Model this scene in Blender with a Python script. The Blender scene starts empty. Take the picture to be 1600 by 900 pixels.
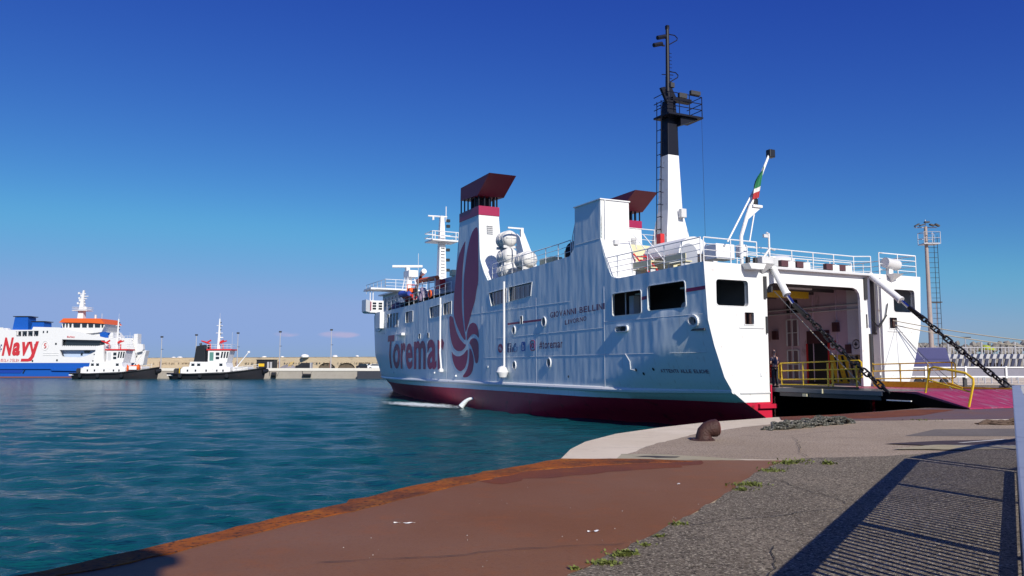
import bpy, bmesh, math, random
import numpy as np
from mathutils import Vector, Matrix
from mathutils.geometry import delaunay_2d_cdt
R = math.radians
random.seed(7)
sc = bpy.context.scene
COL = sc.collection

# ------------------------------------------------------------------ camera
FPX, HORIZ, EYE = 1244.0, 571.0, 3.4
PITCH = math.atan((HORIZ - 450) / FPX)
cam_d = bpy.data.cameras.new('camera')
cam_d.sensor_width = 36; cam_d.lens = 36 * FPX / 1600
cam_d.clip_end = 6000; cam_d.clip_start = 0.05
cam = bpy.data.objects.new('camera', cam_d)
cam.location = (0, 0, EYE); cam.rotation_euler = (R(90) + PITCH, 0, 0)
COL.objects.link(cam); sc.camera = cam

def at(px, py, d):
    """world point seen at photo pixel (px, py) at depth d metres"""
    f = Vector((0, math.cos(PITCH), math.sin(PITCH))); u = Vector((0, -math.sin(PITCH), math.cos(PITCH)))
    r = f * FPX + Vector((1, 0, 0)) * (px - 800) + u * (450 - py)
    t = d / r.y
    return Vector((r.x * t, d, EYE + r.z * t))

# ------------------------------------------------------------------ light
SUN_EL = R(33.0)
SUN_DIR2 = Vector((0.3975, -0.9176))              # horizontal direction towards the sun
world = bpy.data.worlds.new('World'); sc.world = world; world.use_nodes = True
nt = world.node_tree; nt.nodes.clear()
wo = nt.nodes.new('ShaderNodeOutputWorld'); bg = nt.nodes.new('ShaderNodeBackground')
sky = nt.nodes.new('ShaderNodeTexSky'); sky.sky_type = 'NISHITA'; sky.sun_disc = False
sky.sun_elevation = SUN_EL; sky.sun_rotation = math.atan2(SUN_DIR2.x, SUN_DIR2.y)
sky.altitude = 0; sky.air_density = 1.0; sky.dust_density = 0.25; sky.ozone_density = 3.5
# two thin wisps of cloud low over the breakwater
tc = nt.nodes.new('ShaderNodeTexCoord'); cn = nt.nodes.new('ShaderNodeTexNoise')
cn.inputs['Scale'].default_value = 22; cn.inputs['Detail'].default_value = 5
mp = nt.nodes.new('ShaderNodeMapping'); mp.inputs['Scale'].default_value = (1, 1, 4)
nt.links.new(tc.outputs['Generated'], mp.inputs[0]); nt.links.new(mp.outputs[0], cn.inputs['Vector'])
def wmath(op, a, b=None, c=None):
    n = nt.nodes.new('ShaderNodeMath'); n.operation = op
    for i, v in enumerate((a, b, c)):
        if v is None: continue
        if isinstance(v, (int, float)): n.inputs[i].default_value = v
        else: nt.links.new(v, n.inputs[i])
    return n.outputs[0]
# deepen the clear sky colour (dry, polarised blue) channel by channel, the same over the whole dome
sepc = nt.nodes.new('ShaderNodeSeparateColor'); comc = nt.nodes.new('ShaderNodeCombineColor'); nt.links.new(sky.outputs[0], sepc.inputs[0])
SS = 0.11
for ch_, (A_, p_, mx_) in enumerate(((0.56, 1.62, 0.262), (0.96, 1.76, 0.39), (0.80, 0.82, 0.70))):
    v_ = wmath('MULTIPLY', wmath('POWER', wmath('MULTIPLY', sepc.outputs[ch_], SS), p_), A_)
    v_ = wmath('SMOOTH_MIN', v_, mx_, 0.08); nt.links.new(wmath('DIVIDE', v_, SS), comc.inputs[ch_])
sp = nt.nodes.new('ShaderNodeSeparateXYZ'); nt.links.new(tc.outputs['Generated'], sp.inputs[0])
mask = None
for (cx, cz, wx, wz) in ((-0.212, 0.0375, 0.026, 0.0048), (-0.272, 0.0375, 0.016, 0.0036), (0.9, 0.12, 0.2, 0.02), (-0.8, 0.09, 0.15, 0.015)):
    ax = wmath('DIVIDE', wmath('SUBTRACT', sp.outputs[0], cx), wx)
    az = wmath('DIVIDE', wmath('SUBTRACT', sp.outputs[2], cz), wz)
    d2 = wmath('ADD', wmath('MULTIPLY', ax, ax), wmath('MULTIPLY', az, az))
    g = wmath('MAXIMUM', wmath('SUBTRACT', 1.0, d2), 0.0)
    mask = g if mask is None else wmath('ADD', mask, g)
mask = wmath('MULTIPLY', mask, wmath('GREATER_THAN', sp.outputs[1], 0.0))
mask = wmath('MULTIPLY', mask, wmath('MULTIPLY', wmath('MAXIMUM', wmath('SUBTRACT', cn.outputs['Fac'], 0.32), 0.0), 4.5))
mask = wmath('MINIMUM', mask, 0.8)
mixc = nt.nodes.new('ShaderNodeMix'); mixc.data_type = 'RGBA'
nt.links.new(mask, mixc.inputs['Factor']); nt.links.new(comc.outputs[0], mixc.inputs['A'])
mixc.inputs['B'].default_value = (4.2, 4.0, 6.0, 1)
nt.links.new(mixc.outputs['Result'], bg.inputs['Color']); nt.links.new(bg.outputs[0], wo.inputs[0])
bg.inputs['Strength'].default_value = 0.11
sun_d = bpy.data.lights.new('sun', 'SUN'); sun_d.energy = 4.9; sun_d.angle = R(0.5); sun_d.color = (1.0, 0.94, 0.845)
sun = bpy.data.objects.new('sun', sun_d); COL.objects.link(sun)
sd = Vector((SUN_DIR2.x * math.cos(SUN_EL), SUN_DIR2.y * math.cos(SUN_EL), math.sin(SUN_EL)))
sun.rotation_euler = sd.to_track_quat('Z', 'Y').to_euler()
sc.view_settings.view_transform = 'Standard'; sc.view_settings.look = 'None'
sc.view_settings.exposure = 0.0; sc.view_settings.gamma = 1

# ------------------------------------------------------------------ materials
MATS = {}
def mat(name, col, rough=0.5, metal=0.0, var=0.0, vscale=2.0, bump=0.0, bscale=20.0, stain=None, stain_amt=0.0,
        stain_scale=1.5, stretch=(1, 1, 1), spec=0.5, detail=5, coat=0):
    if name in MATS: return MATS[name]
    m = bpy.data.materials.new(name); m.use_nodes = True; n = m.node_tree; b = n.nodes['Principled BSDF']
    b.inputs['Base Color'].default_value = (*col, 1); b.inputs['Roughness'].default_value = rough
    b.inputs['Metallic'].default_value = metal; b.inputs['Specular IOR Level'].default_value = spec
    if coat: b.inputs['Coat Weight'].default_value = coat; b.inputs['Coat Roughness'].default_value = 0.1
    tcn = n.nodes.new('ShaderNodeTexCoord'); mpn = n.nodes.new('ShaderNodeMapping'); mpn.inputs['Scale'].default_value = stretch
    n.links.new(tcn.outputs['Object'], mpn.inputs[0])
    last = None
    if var > 0:
        t = n.nodes.new('ShaderNodeTexNoise'); t.inputs['Scale'].default_value = vscale; t.inputs['Detail'].default_value = detail
        n.links.new(mpn.outputs[0], t.inputs['Vector'])
        mx = n.nodes.new('ShaderNodeMix'); mx.data_type = 'RGBA'
        mx.inputs['A'].default_value = (*[max(0, c * (1 - var)) for c in col], 1)
        mx.inputs['B'].default_value = (*[min(1, c * (1 + var)) for c in col], 1)
        n.links.new(t.outputs['Fac'], mx.inputs['Factor']); last = mx.outputs['Result']
    if stain:
        t = n.nodes.new('ShaderNodeTexNoise'); t.inputs['Scale'].default_value = stain_scale; t.inputs['Detail'].default_value = 8
        t.inputs['Roughness'].default_value = 0.65
        n.links.new(mpn.outputs[0], t.inputs['Vector'])
        r = n.nodes.new('ShaderNodeMapRange'); r.inputs[1].default_value = 0.62 - stain_amt * 0.4; r.inputs[2].default_value = 0.75 - stain_amt * 0.3
        n.links.new(t.outputs['Fac'], r.inputs[0])
        mx = n.nodes.new('ShaderNodeMix'); mx.data_type = 'RGBA'
        if last: n.links.new(last, mx.inputs['A'])
        else: mx.inputs['A'].default_value = (*col, 1)
        mx.inputs['B'].default_value = (*stain, 1); n.links.new(r.outputs[0], mx.inputs['Factor']); last = mx.outputs['Result']
    if last: n.links.new(last, b.inputs['Base Color'])
    if bump > 0:
        t = n.nodes.new('ShaderNodeTexNoise'); t.inputs['Scale'].default_value = bscale; t.inputs['Detail'].default_value = 6
        n.links.new(mpn.outputs[0], t.inputs['Vector'])
        bp = n.nodes.new('ShaderNodeBump'); bp.inputs['Distance'].default_value = bump; bp.inputs['Strength'].default_value = 1
        n.links.new(t.outputs['Fac'], bp.inputs['Height']); n.links.new(bp.outputs[0], b.inputs['Normal'])
    MATS[name] = m; return m

def hull_paint():
    """white ship paint with blue sky fill tinted in, over buckled plating: frames show as shallow dents, faint rust streaks"""
    m = bpy.data.materials.new('hull_white_skytint'); m.use_nodes = True; n = m.node_tree; b = n.nodes['Principled BSDF']
    b.inputs['Roughness'].default_value = 0.42; b.inputs['Specular IOR Level'].default_value = 0.35
    L = n.links.new; N = n.nodes.new
    t = N('ShaderNodeTexCoord')
    def mp(s):
        q = N('ShaderNodeMapping'); q.inputs['Scale'].default_value = s; L(t.outputs['Object'], q.inputs[0]); return q.outputs[0]
    streak = N('ShaderNodeTexNoise'); streak.inputs['Scale'].default_value = 1.0; streak.inputs['Detail'].default_value = 6
    L(mp((6, 6, 0.35)), streak.inputs['Vector'])
    r = N('ShaderNodeMapRange'); r.inputs[1].default_value = 0.58; r.inputs[2].default_value = 0.8; r.inputs[4].default_value = 0.5
    L(streak.outputs['Fac'], r.inputs[0])
    mx = N('ShaderNodeMix'); mx.data_type = 'RGBA'; mx.inputs['A'].default_value = (0.775, 0.86, 0.865, 1); mx.inputs['B'].default_value = (0.52, 0.47, 0.42, 1)  # base colour tinted blue-green to carry skylight on the shaded hull side
    L(r.outputs[0], mx.inputs['Factor'])
    big = N('ShaderNodeTexNoise'); big.inputs['Scale'].default_value = 0.5; L(mp((1, 1, 1)), big.inputs['Vector'])
    mx2 = N('ShaderNodeMix'); mx2.data_type = 'RGBA'; mx2.blend_type = 'MULTIPLY'; mx2.inputs['Factor'].default_value = 0.5
    cr = N('ShaderNodeValToRGB'); cr.color_ramp.elements[0].color = (0.90, 0.91, 0.92, 1); cr.color_ramp.elements[1].color = (1, 1, 1, 1)
    L(big.outputs['Fac'], cr.inputs[0]); L(mx.outputs['Result'], mx2.inputs['A']); L(cr.outputs[0], mx2.inputs['B'])
    L(mx2.outputs['Result'], b.inputs['Base Color'])
    # dents between the frames
    w = N('ShaderNodeTexWave'); w.wave_type = 'BANDS'; w.bands_direction = 'Y'; w.inputs['Scale'].default_value = 0.44
    w.inputs['Distortion'].default_value = 5.0; w.inputs['Detail'].default_value = 1; w.inputs['Detail Scale'].default_value = 0.6
    L(mp((1, 1, 0.35)), w.inputs['Vector'])
    dn = N('ShaderNodeTexNoise'); dn.inputs['Scale'].default_value = 0.55; dn.inputs['Detail'].default_value = 2; L(mp((1, 1.6, 0.55)), dn.inputs['Vector'])
    mu = N('ShaderNodeMath'); mu.operation = 'MULTIPLY'; L(w.outputs['Fac'], mu.inputs[0]); L(dn.outputs['Fac'], mu.inputs[1]); mu2 = N('ShaderNodeMath'); mu2.operation = 'MULTIPLY'; L(mu.outputs[0], mu2.inputs[0]); mu2.inputs[1].default_value = 0.22
    ad = N('ShaderNodeMath'); ad.operation = 'MULTIPLY_ADD'; L(dn.outputs['Fac'], ad.inputs[0]); ad.inputs[1].default_value = 1.9; L(mu2.outputs[0], ad.inputs[2])
    bp = N('ShaderNodeBump'); bp.inputs['Strength'].default_value = 1.0; bp.inputs['Distance'].default_value = 0.030
    L(ad.outputs[0], bp.inputs['Height']); L(bp.outputs[0], b.inputs['Normal'])
    MATS['hull_white_skytint'] = m; return m

HULLW = hull_paint()
WHITE = mat('white_paint', (0.80, 0.80, 0.79), 0.42, var=0.05, vscale=1.2, stain=(0.45, 0.36, 0.28), stain_amt=0.02, stain_scale=3)
GREYW = mat('grey_white_paint', (0.62, 0.62, 0.62), 0.5, var=0.08)
RED = mat('antifouling_red', (0.56, 0.014, 0.05), 0.45, var=0.2, vscale=1.0, stain=(0.16, 0.02, 0.02), stain_amt=0.12, stain_scale=1.2)
MAG = mat('magenta_paint', (0.33, 0.012, 0.07), 0.4, var=0.1)
PRINT = mat('burgundy_print', (0.33, 0.010, 0.085), 0.45, var=0.12, vscale=0.8)
LETTER = mat('name_print', (0.20, 0.05, 0.11), 0.5)
NAVYP = mat('navy_print', (0.02, 0.04, 0.16), 0.5)
BLUEP = mat('blue_print', (0.03, 0.13, 0.42), 0.5)
BLACK = mat('black_paint', (0.016, 0.017, 0.02), 0.4, var=0.2)
MBLACK = mat('mast_black', (0.006, 0.007, 0.016), 0.5, spec=0.25)
CAPM = mat('cap_maroon', (0.17, 0.006, 0.03), 0.5)
DARK = mat('dark_steel', (0.035, 0.035, 0.038), 0.55, var=0.3, bump=0.01, bscale=12)
GLASS = mat('dark_glass', (0.015, 0.022, 0.03), 0.06, spec=0.8)
BGLASS = mat('blue_glass', (0.03, 0.07, 0.10), 0.08, spec=0.9)
CREAM = mat('cream_paint', (0.72, 0.66, 0.42), 0.5, var=0.06)
YEL = mat('safety_yellow', (0.75, 0.48, 0.02), 0.45, var=0.1, stain=(0.25, 0.12, 0.03), stain_amt=0.08, stain_scale=6)
ORANGE = mat('lifeboat_orange', (0.80, 0.12, 0.015), 0.45)
REDP = mat('signal_red', (0.62, 0.03, 0.03), 0.45)
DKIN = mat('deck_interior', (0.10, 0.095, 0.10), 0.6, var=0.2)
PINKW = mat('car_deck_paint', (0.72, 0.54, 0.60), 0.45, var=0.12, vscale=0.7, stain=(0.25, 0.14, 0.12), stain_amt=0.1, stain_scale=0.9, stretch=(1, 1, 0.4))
DECKG = mat('deck_green_grey', (0.14, 0.15, 0.14), 0.7, var=0.2)
SEAM = mat('weld_seam', (0.66, 0.67, 0.68), 0.4)
BLUEBOX = mat('blue_box', (0.050, 0.052, 0.17), 0.5, var=0.1)
GALV = mat('galvanised', (0.48, 0.49, 0.53), 0.38, metal=0.4, var=0.12, vscale=5, stain=(0.30, 0.29, 0.33), stain_amt=0.12, stain_scale=4)
GALVW = mat('pale_galvanised', (0.46, 0.46, 0.47), 0.45, metal=0.2)
RAMPM = mat('ramp_magenta', (0.34, 0.028, 0.080), 0.5, var=0.25, vscale=1.6, stain=(0.30, 0.16, 0.20), stain_amt=0.28, stain_scale=4, stretch=(1, 0.25, 1))
CHAIN = mat('greased_chain', (0.02, 0.019, 0.02), 0.35, metal=0.5, bump=0.01, bscale=40)
ROPE = mat('pale_rope', (0.42, 0.38, 0.30), 0.85)
STEELROD = mat('bright_steel', (0.6, 0.6, 0.65), 0.15, metal=1)
CHAINRUST = mat('rust_brown', (0.055, 0.022, 0.016), 0.65, var=0.4, vscale=9, bump=0.02, bscale=25, stain=(0.05, 0.015, 0.015), stain_amt=0.3, stain_scale=5)

# ------------------------------------------------------------------ mesh helpers
class MB:
    def __init__(s): s.v = []; s.f = []
    def add(s, vs, fs):
        o = len(s.v); s.v += [tuple(p) for p in vs]; s.f += [tuple(i + o for i in f) for f in fs]; return s
    def box(s, c, d, rz=0.0, M=None):
        hx, hy, hz = d[0] / 2, d[1] / 2, d[2] / 2
        vs = [Vector((x, y, z)) for x in (-hx, hx) for y in (-hy, hy) for z in (-hz, hz)]
        if M is not None: vs = [M @ p for p in vs]
        elif rz: vs = [Matrix.Rotation(rz, 3, 'Z') @ p for p in vs]
        vs = [p + Vector(c) for p in vs]
        return s.add(vs, [(0, 1, 3, 2), (4, 6, 7, 5), (0, 4, 5, 1), (2, 3, 7, 6), (0, 2, 6, 4), (1, 5, 7, 3)])
    def bb(s, x0, x1, y0, y1, z0, z1): return s.box(((x0 + x1) / 2, (y0 + y1) / 2, (z0 + z1) / 2), (abs(x1 - x0), abs(y1 - y0), abs(z1 - z0)))
    def tube(s, pts, r, n=8, cap=True):
        pts = [Vector(p) for p in pts]; rs = r if isinstance(r, (list, tuple)) else [r] * len(pts)
        prev = None; rings = []
        for i, p in enumerate(pts):
            a = pts[max(i - 1, 0)]; b = pts[min(i + 1, len(pts) - 1)]; t = (b - a).normalized()
            if prev is None:
                ref = Vector((0, 0, 1)) if abs(t.z) < 0.9 else Vector((1, 0, 0)); x = t.cross(ref).normalized()
            else: x = (prev - t * prev.dot(t)).normalized()
            prev = x; y = t.cross(x)
            rings.append([p + (x * math.cos(2 * math.pi * k / n) + y * math.sin(2 * math.pi * k / n)) * rs[i] for k in range(n)])
        vs = [q for ring in rings for q in ring]; fs = []
        for i in range(len(rings) - 1):
            for k in range(n):
                a = i * n + k; b = i * n + (k + 1) % n; fs.append((a, b, b + n, a + n))
        if cap: fs.append(tuple(range(n - 1, -1, -1))); o = (len(rings) - 1) * n; fs.append(tuple(o + k for k in range(n)))
        return s.add(vs, fs)
    def prism(s, pts, ext):
        """polygon pts (3d, planar, convex or not) extruded by ext"""
        n = len(pts); ext = Vector(ext); vs = [Vector(p) for p in pts] + [Vector(p) + ext for p in pts]
        fs = [tuple(range(n - 1, -1, -1)), tuple(range(n, 2 * n))] + [(i, (i + 1) % n, (i + 1) % n + n, i + n) for i in range(n)]
        return s.add(vs, fs)
    def lathe(s, prof, c=(0, 0, 0), n=16, M=None):
        vs = []; fs = []
        for r, z in prof:
            for k in range(n):
                p = Vector((r * math.cos(2 * math.pi * k / n), r * math.sin(2 * math.pi * k / n), z))
                vs.append((M @ p if M is not None else p) + Vector(c))
        for i in range(len(prof) - 1):
            for k in range(n):
                a = i * n + k; b = i * n + (k + 1) % n; fs.append((a, b, b + n, a + n))
        fs.append(tuple(range(n - 1, -1, -1))); o = (len(prof) - 1) * n; fs.append(tuple(o + k for k in range(n)))
        return s.add(vs, fs)
    def build(s, name, m, parent=None, smooth=False, bevel=0.0, fix=True):
        me = bpy.data.meshes.new(name); me.from_pydata(s.v, [], s.f)
        if fix:
            bm = bmesh.new(); bm.from_mesh(me); bmesh.ops.recalc_face_normals(bm, faces=bm.faces)
            if smooth:
                for e in bm.edges: e.smooth = (len(e.link_faces) == 2 and e.calc_face_angle(0) < R(40))
            bm.to_mesh(me); bm.free()
        if smooth:
            for p in me.polygons: p.use_smooth = True
        me.materials.append(m)
        return link(name, me, parent, bevel)
def link(name, me, parent=None, bevel=0.0):
    o = bpy.data.objects.new(name, me); COL.objects.link(o)
    if parent: o.parent = parent
    if bevel:
        b = o.modifiers.new('bevel', 'BEVEL'); b.width = bevel; b.segments = 2; b.limit_method = 'ANGLE'
    return o
def tag(o, label=None, cat=None, group=None, kind=None):
    if label: o['label'] = label
    if cat: o['category'] = cat
    if group: o['group'] = group
    if kind: o['kind'] = kind
    return o
def empty(name, loc=(0, 0, 0), rz=0, label=None, cat=None, group=None):
    o = bpy.data.objects.new(name, None); COL.objects.link(o); o.location = loc; o.rotation_euler = (0, 0, rz)
    o.empty_display_size = 0.3
    return tag(o, label, cat, group)
def kids(o): return [c for c in COL.objects if c.parent == o]
def copy_tree(o, parent=None):
    ch = kids(o); c = o.copy(); COL.objects.link(c); c.parent = parent
    for k in ch: copy_tree(k, c)
    return c

def inside(p, poly):
    x, y = p; c = False; n = len(poly); j = n - 1
    for i in range(n):
        xi, yi = poly[i]; xj, yj = poly[j]
        if (yi > y) != (yj > y) and x < (xj - xi) * (y - yi) / (yj - yi) + xi: c = not c
        j = i
    return c
def rrect(x0, x1, y0, y1, r, n=4):
    pts = []
    for cx, cy, a in ((x1 - r, y1 - r, 0), (x0 + r, y1 - r, 90), (x0 + r, y0 + r, 180), (x1 - r, y0 + r, 270)):
        for k in range(n + 1): t = R(a + 90 * k / n); pts.append((cx + r * math.cos(t), cy + r * math.sin(t)))
    return pts
def oval(cx, cy, rx, ry, n=16): return [(cx + rx * math.cos(2 * math.pi * k / n), cy + ry * math.sin(2 * math.pi * k / n)) for k in range(n)]
def resample(poly, step):
    out = []
    for i in range(len(poly)):
        a = poly[i]; b = poly[(i + 1) % len(poly)]; L = math.hypot(b[0] - a[0], b[1] - a[1]); n = max(1, int(L / step))
        for k in range(n): out.append((a[0] + (b[0] - a[0]) * k / n, a[1] + (b[1] - a[1]) * k / n))
    return out
def panel(outline, holes, sx, sy, f, thick=0.0, tdir=None):
    """flat region with holes, gridded, mapped into space by f(a,b); optional thickness along tdir"""
    st = min(sx, sy); outline = resample(outline, st) if sx < 50 else outline
    pts = []; edges = []
    def loop(l):
        o = len(pts); pts.extend(Vector(p) for p in l); edges.extend((o + i, o + (i + 1) % len(l)) for i in range(len(l)))
    loop(outline)
    for h in holes: loop(h)
    if sx < 50:
        xs = [p[0] for p in outline]; ys = [p[1] for p in outline]
        nx = int((max(xs) - min(xs)) / sx); ny = int((max(ys) - min(ys)) / sy)
        for i in range(1, nx):
            for j in range(1, ny):
                p = (min(xs) + i * sx, min(ys) + j * sy)
                if inside(p, outline) and not any(inside(p, h) for h in holes): pts.append(Vector(p))
    vs, _, fs, *_ = delaunay_2d_cdt(pts, edges, [], 0, 1e-5)
    fo = []
    for t in fs:
        c = (sum(vs[i][0] for i in t) / 3, sum(vs[i][1] for i in t) / 3)
        if inside(c, outline) and not any(inside(c, h) for h in holes): fo.append(tuple(t))
    mb = MB(); P = [Vector(f(v[0], v[1])) for v in vs]; mb.add(P, fo)
    if thick:
        n = len(P); T = Vector(tdir) * thick; mb.v += [tuple(p + T) for p in P]
        ec = {}
        for t in fo:
            for k in range(3):
                e = (t[k], t[(k + 1) % 3]); ec[e] = 1
        for (a, b) in list(ec):
            if (b, a) not in ec: mb.f.append((b, a, a + n, b + n))
        mb.f += [(t[2] + n, t[1] + n, t[0] + n) for t in fo]
    return mb

_fc = {}
def glyph(s, bold=0.0):
    k = (s, bold)
    if k in _fc: return _fc[k]
    cu = bpy.data.curves.new('t', 'FONT'); cu.body = s; cu.size = 1; cu.offset = bold; cu.resolution_u = 4
    o = bpy.data.objects.new('t', cu); COL.objects.link(o)
    dg = bpy.context.evaluated_depsgraph_get(); me = bpy.data.meshes.new_from_object(o.evaluated_get(dg))
    vs = [(v.co.x, v.co.y) for v in me.vertices]; fs = [tuple(p.vertices) for p in me.polygons]
    bpy.data.objects.remove(o); bpy.data.curves.remove(cu); bpy.data.meshes.remove(me)
    x0 = min(v[0] for v in vs); x1 = max(v[0] for v in vs); y0 = min(v[1] for v in vs); y1 = max(v[1] for v in vs)
    vs = [((v[0] - x0) / (x1 - x0), (v[1] - y0) / (y1 - y0)) for v in vs]
    _fc[k] = (vs, fs); return _fc[k]
def text_on(s, q, surf, bold=0.0, cut=0):
    """q = (aTL,bTL),(aTR,bTR),(aBL,bBL),(aBR,bBR) in surface coordinates"""
    vs, fs = glyph(s, bold); mb = MB(); P = []
    if cut:
        bm = bmesh.new(); bv_ = [bm.verts.new((x, y, 0)) for x, y in vs]
        for f in fs:
            try: bm.faces.new([bv_[i] for i in f])
            except ValueError: pass
        for k in range(cut):
            long_ = [e for e in bm.edges if e.calc_length() > .12]
            bmesh.ops.subdivide_edges(bm, edges=long_, cuts=1, use_grid_fill=False); bmesh.ops.triangulate(bm, faces=bm.faces)
        bm.verts.index_update(); vs = [(v.co.x, v.co.y) for v in bm.verts]; fs = [tuple(v.index for v in f.verts) for f in bm.faces]; bm.free()
    for x, y in vs:
        a = (q[0][0] * (1 - x) + q[1][0] * x) * y + (q[2][0] * (1 - x) + q[3][0] * x) * (1 - y)
        b = (q[0][1] * (1 - x) + q[1][1] * x) * y + (q[2][1] * (1 - x) + q[3][1] * x) * (1 - y)
        P.append(surf(a, b))
    return mb.add(P, fs)

# ------------------------------------------------------------------ water
WZ = 0.25
def water_material():
    m = bpy.data.materials.new('sea_water'); m.use_nodes = True; n = m.node_tree; b = n.nodes['Principled BSDF']; L = n.links.new; N = n.nodes.new
    b.inputs['Roughness'].default_value = 0.16; b.inputs['IOR'].default_value = 1.19; b.inputs['Specular IOR Level'].default_value = 0.5
    g = N('ShaderNodeNewGeometry')
    t1 = N('ShaderNodeTexNoise'); t1.inputs['Scale'].default_value = 0.05; t1.inputs['Detail'].default_value = 3; L(g.outputs['Position'], t1.inputs['Vector'])
    mx = N('ShaderNodeMix'); mx.data_type = 'RGBA'; mx.inputs['A'].default_value = (0.003, 0.054, 0.080, 1); mx.inputs['B'].default_value = (0.004, 0.078, 0.082, 1)
    L(t1.outputs['Fac'], mx.inputs['Factor']); L(mx.outputs['Result'], b.inputs['Base Color'])
    def nz(scale, st, det):
        q = N('ShaderNodeMapping'); q.inputs['Scale'].default_value = st; q.inputs['Rotation'].default_value = (0, 0, R(-12)); L(g.outputs['Position'], q.inputs[0])
        t = N('ShaderNodeTexNoise'); t.inputs['Scale'].default_value = scale; t.inputs['Detail'].default_value = det; L(q.outputs[0], t.inputs['Vector']); return t.outputs['Fac']
    b1 = N('ShaderNodeBump'); b1.inputs['Distance'].default_value = 0.30; L(nz(2.0, (0.5, 1.25, 1), 9), b1.inputs['Height'])
    b2 = N('ShaderNodeBump'); b2.inputs['Distance'].default_value = 0.07; L(nz(5.0, (0.6, 1.4, 1), 5), b2.inputs['Height']); L(b1.outputs[0], b2.inputs['Normal'])
    b3 = N('ShaderNodeBump'); b3.inputs['Distance'].default_value = 0.22; L(nz(0.22, (0.5, 1.2, 1), 3), b3.inputs['Height']); L(b2.outputs[0], b3.inputs['Normal'])
    L(b3.outputs[0], b.inputs['Normal'])
    return m
WATER = water_material()
def build_water():
    rng = np.random.RandomState(3)
    nr, na = 560, 300
    rr = 5.0 * (1.0076 ** np.arange(nr)); rr = rr[rr < 330]; nr = len(rr)
    an = np.radians(np.linspace(-62, 22, na))
    Rr, A = np.meshgrid(rr, an, indexing='ij')
    X = Rr * np.sin(A); Y = Rr * np.cos(A); Zz = np.zeros_like(X)
    step = np.maximum(Rr * 0.0076, Rr * math.radians(84 / na))
    for i in range(46):
        lam = 0.34 * (1.072 ** i) * (1 + rng.rand() * 0.15); k = 2 * math.pi / lam
        th = math.radians(-100 + rng.randn() * 27); ph = rng.rand() * 6.28
        amp = 0.0080 * lam ** 0.5 * min(1, (2.2 / lam) ** 1.2)
        fade = np.clip((lam / step - 2.5) / 2.5, 0, 1)
        s = np.sin(k * (X * math.cos(th) + Y * math.sin(th)) + ph)
        Zz += amp * fade * (s + 0.35 * (s * s - 0.5))
    V = np.stack([X, Y, Zz + WZ], -1).reshape(-1, 3)
    i = np.arange(nr - 1)[:, None]; j = np.arange(na - 1)[None, :]
    a = (i * na + j); F = np.stack([a, a + 1, a + na + 1, a + na], -1).reshape(-1, 4)
    me = bpy.data.meshes.new('water'); me.vertices.add(len(V)); me.vertices.foreach_set('co', V.ravel())
    me.loops.add(F.size); me.loops.foreach_set('vertex_index', F.ravel().astype(np.int32))
    me.polygons.add(len(F)); me.polygons.foreach_set('loop_start', np.arange(0, F.size, 4, dtype=np.int32))
    me.polygons.foreach_set('loop_total', np.full(len(F), 4, dtype=np.int32)); me.polygons.foreach_set('use_smooth', np.ones(len(F), bool))
    me.update(); me.validate(); me.materials.append(WATER)
    tag(link('water', me), kind='structure')
    tag(MB().add([(-3000, -500, WZ - 0.35), (3000, -500, WZ - 0.35), (3000, 5000, WZ - 0.35), (-3000, 5000, WZ - 0.35)], [(0, 1, 2, 3)]).build('open_water', WATER), kind='structure')
build_water()

# ------------------------------------------------------------------ quay and ground
GZ = 1.8
def ground_mat(name, c1, c2, c3, speck=(0.35, 0.33, 0.31), speck_amt=0.35, sscale=90, rough=0.85, big=0.35, bump=0.004, rust=None, spec=0.2, grit=None):
    m = bpy.data.materials.new(name); m.use_nodes = True; n = m.node_tree; b = n.nodes['Principled BSDF']; L = n.links.new; N = n.nodes.new
    b.inputs['Roughness'].default_value = rough; b.inputs['Specular IOR Level'].default_value = spec
    g = N('ShaderNodeNewGeometry'); P = g.outputs['Position']
    def nz(s, d=6, r=0.6):
        t = N('ShaderNodeTexNoise'); t.inputs['Scale'].default_value = s; t.inputs['Detail'].default_value = d; t.inputs['Roughness'].default_value = r; L(P, t.inputs['Vector']); return t.outputs['Fac']
    def mixn(a, bb, fac, lo, hi):
        r = N('ShaderNodeMapRange'); r.inputs[1].default_value = lo; r.inputs[2].default_value = hi; L(fac, r.inputs[0])
        x = N('ShaderNodeMix'); x.data_type = 'RGBA'
        if isinstance(a, tuple): x.inputs['A'].default_value = (*a, 1)
        else: L(a, x.inputs['A'])
        x.inputs['B'].default_value = (*bb, 1); L(r.outputs[0], x.inputs['Factor']); return x.outputs['Result']
    c = mixn(c1, c2, nz(big), 0.38, 0.62)
    c = mixn(c, c3, nz(1.7, 8, 0.7), 0.52, 0.78)
    c = mixn(c, speck, nz(sscale, 3, 0.7), 0.52, 0.52 + 0.4 * (1.05 - speck_amt))
    if rust: c = mixn(c, rust, nz(0.8, 9, 0.72), 0.50, 0.66)
    if grit: c = mixn(c, grit[0], nz(30, 2, .6), .50, .62); c = mixn(c, grit[1], nz(42, 2, .6), .56, .66)
    # cracks
    L(c, b.inputs['Base Color'])
    bp = N('ShaderNodeBump'); bp.inputs['Distance'].default_value = bump * 3; L(nz(sscale * 0.6, 6, 0.8), bp.inputs['Height']); L(bp.outputs[0], b.inputs['Normal'])
    MATS[name] = m; return m
CONC = ground_mat('pale_concrete', (0.68, 0.57, 0.42), (0.76, 0.65, 0.50), (0.54, 0.44, 0.31), speck=(0.78, 0.70, 0.58), speck_amt=0.2)
YCONC = ground_mat('yellow_concrete', (0.40, 0.34, 0.21), (0.45, 0.40, 0.28), (0.22, 0.18, 0.11), speck=(0.5, 0.46, 0.36), speck_amt=0.2)
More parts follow.
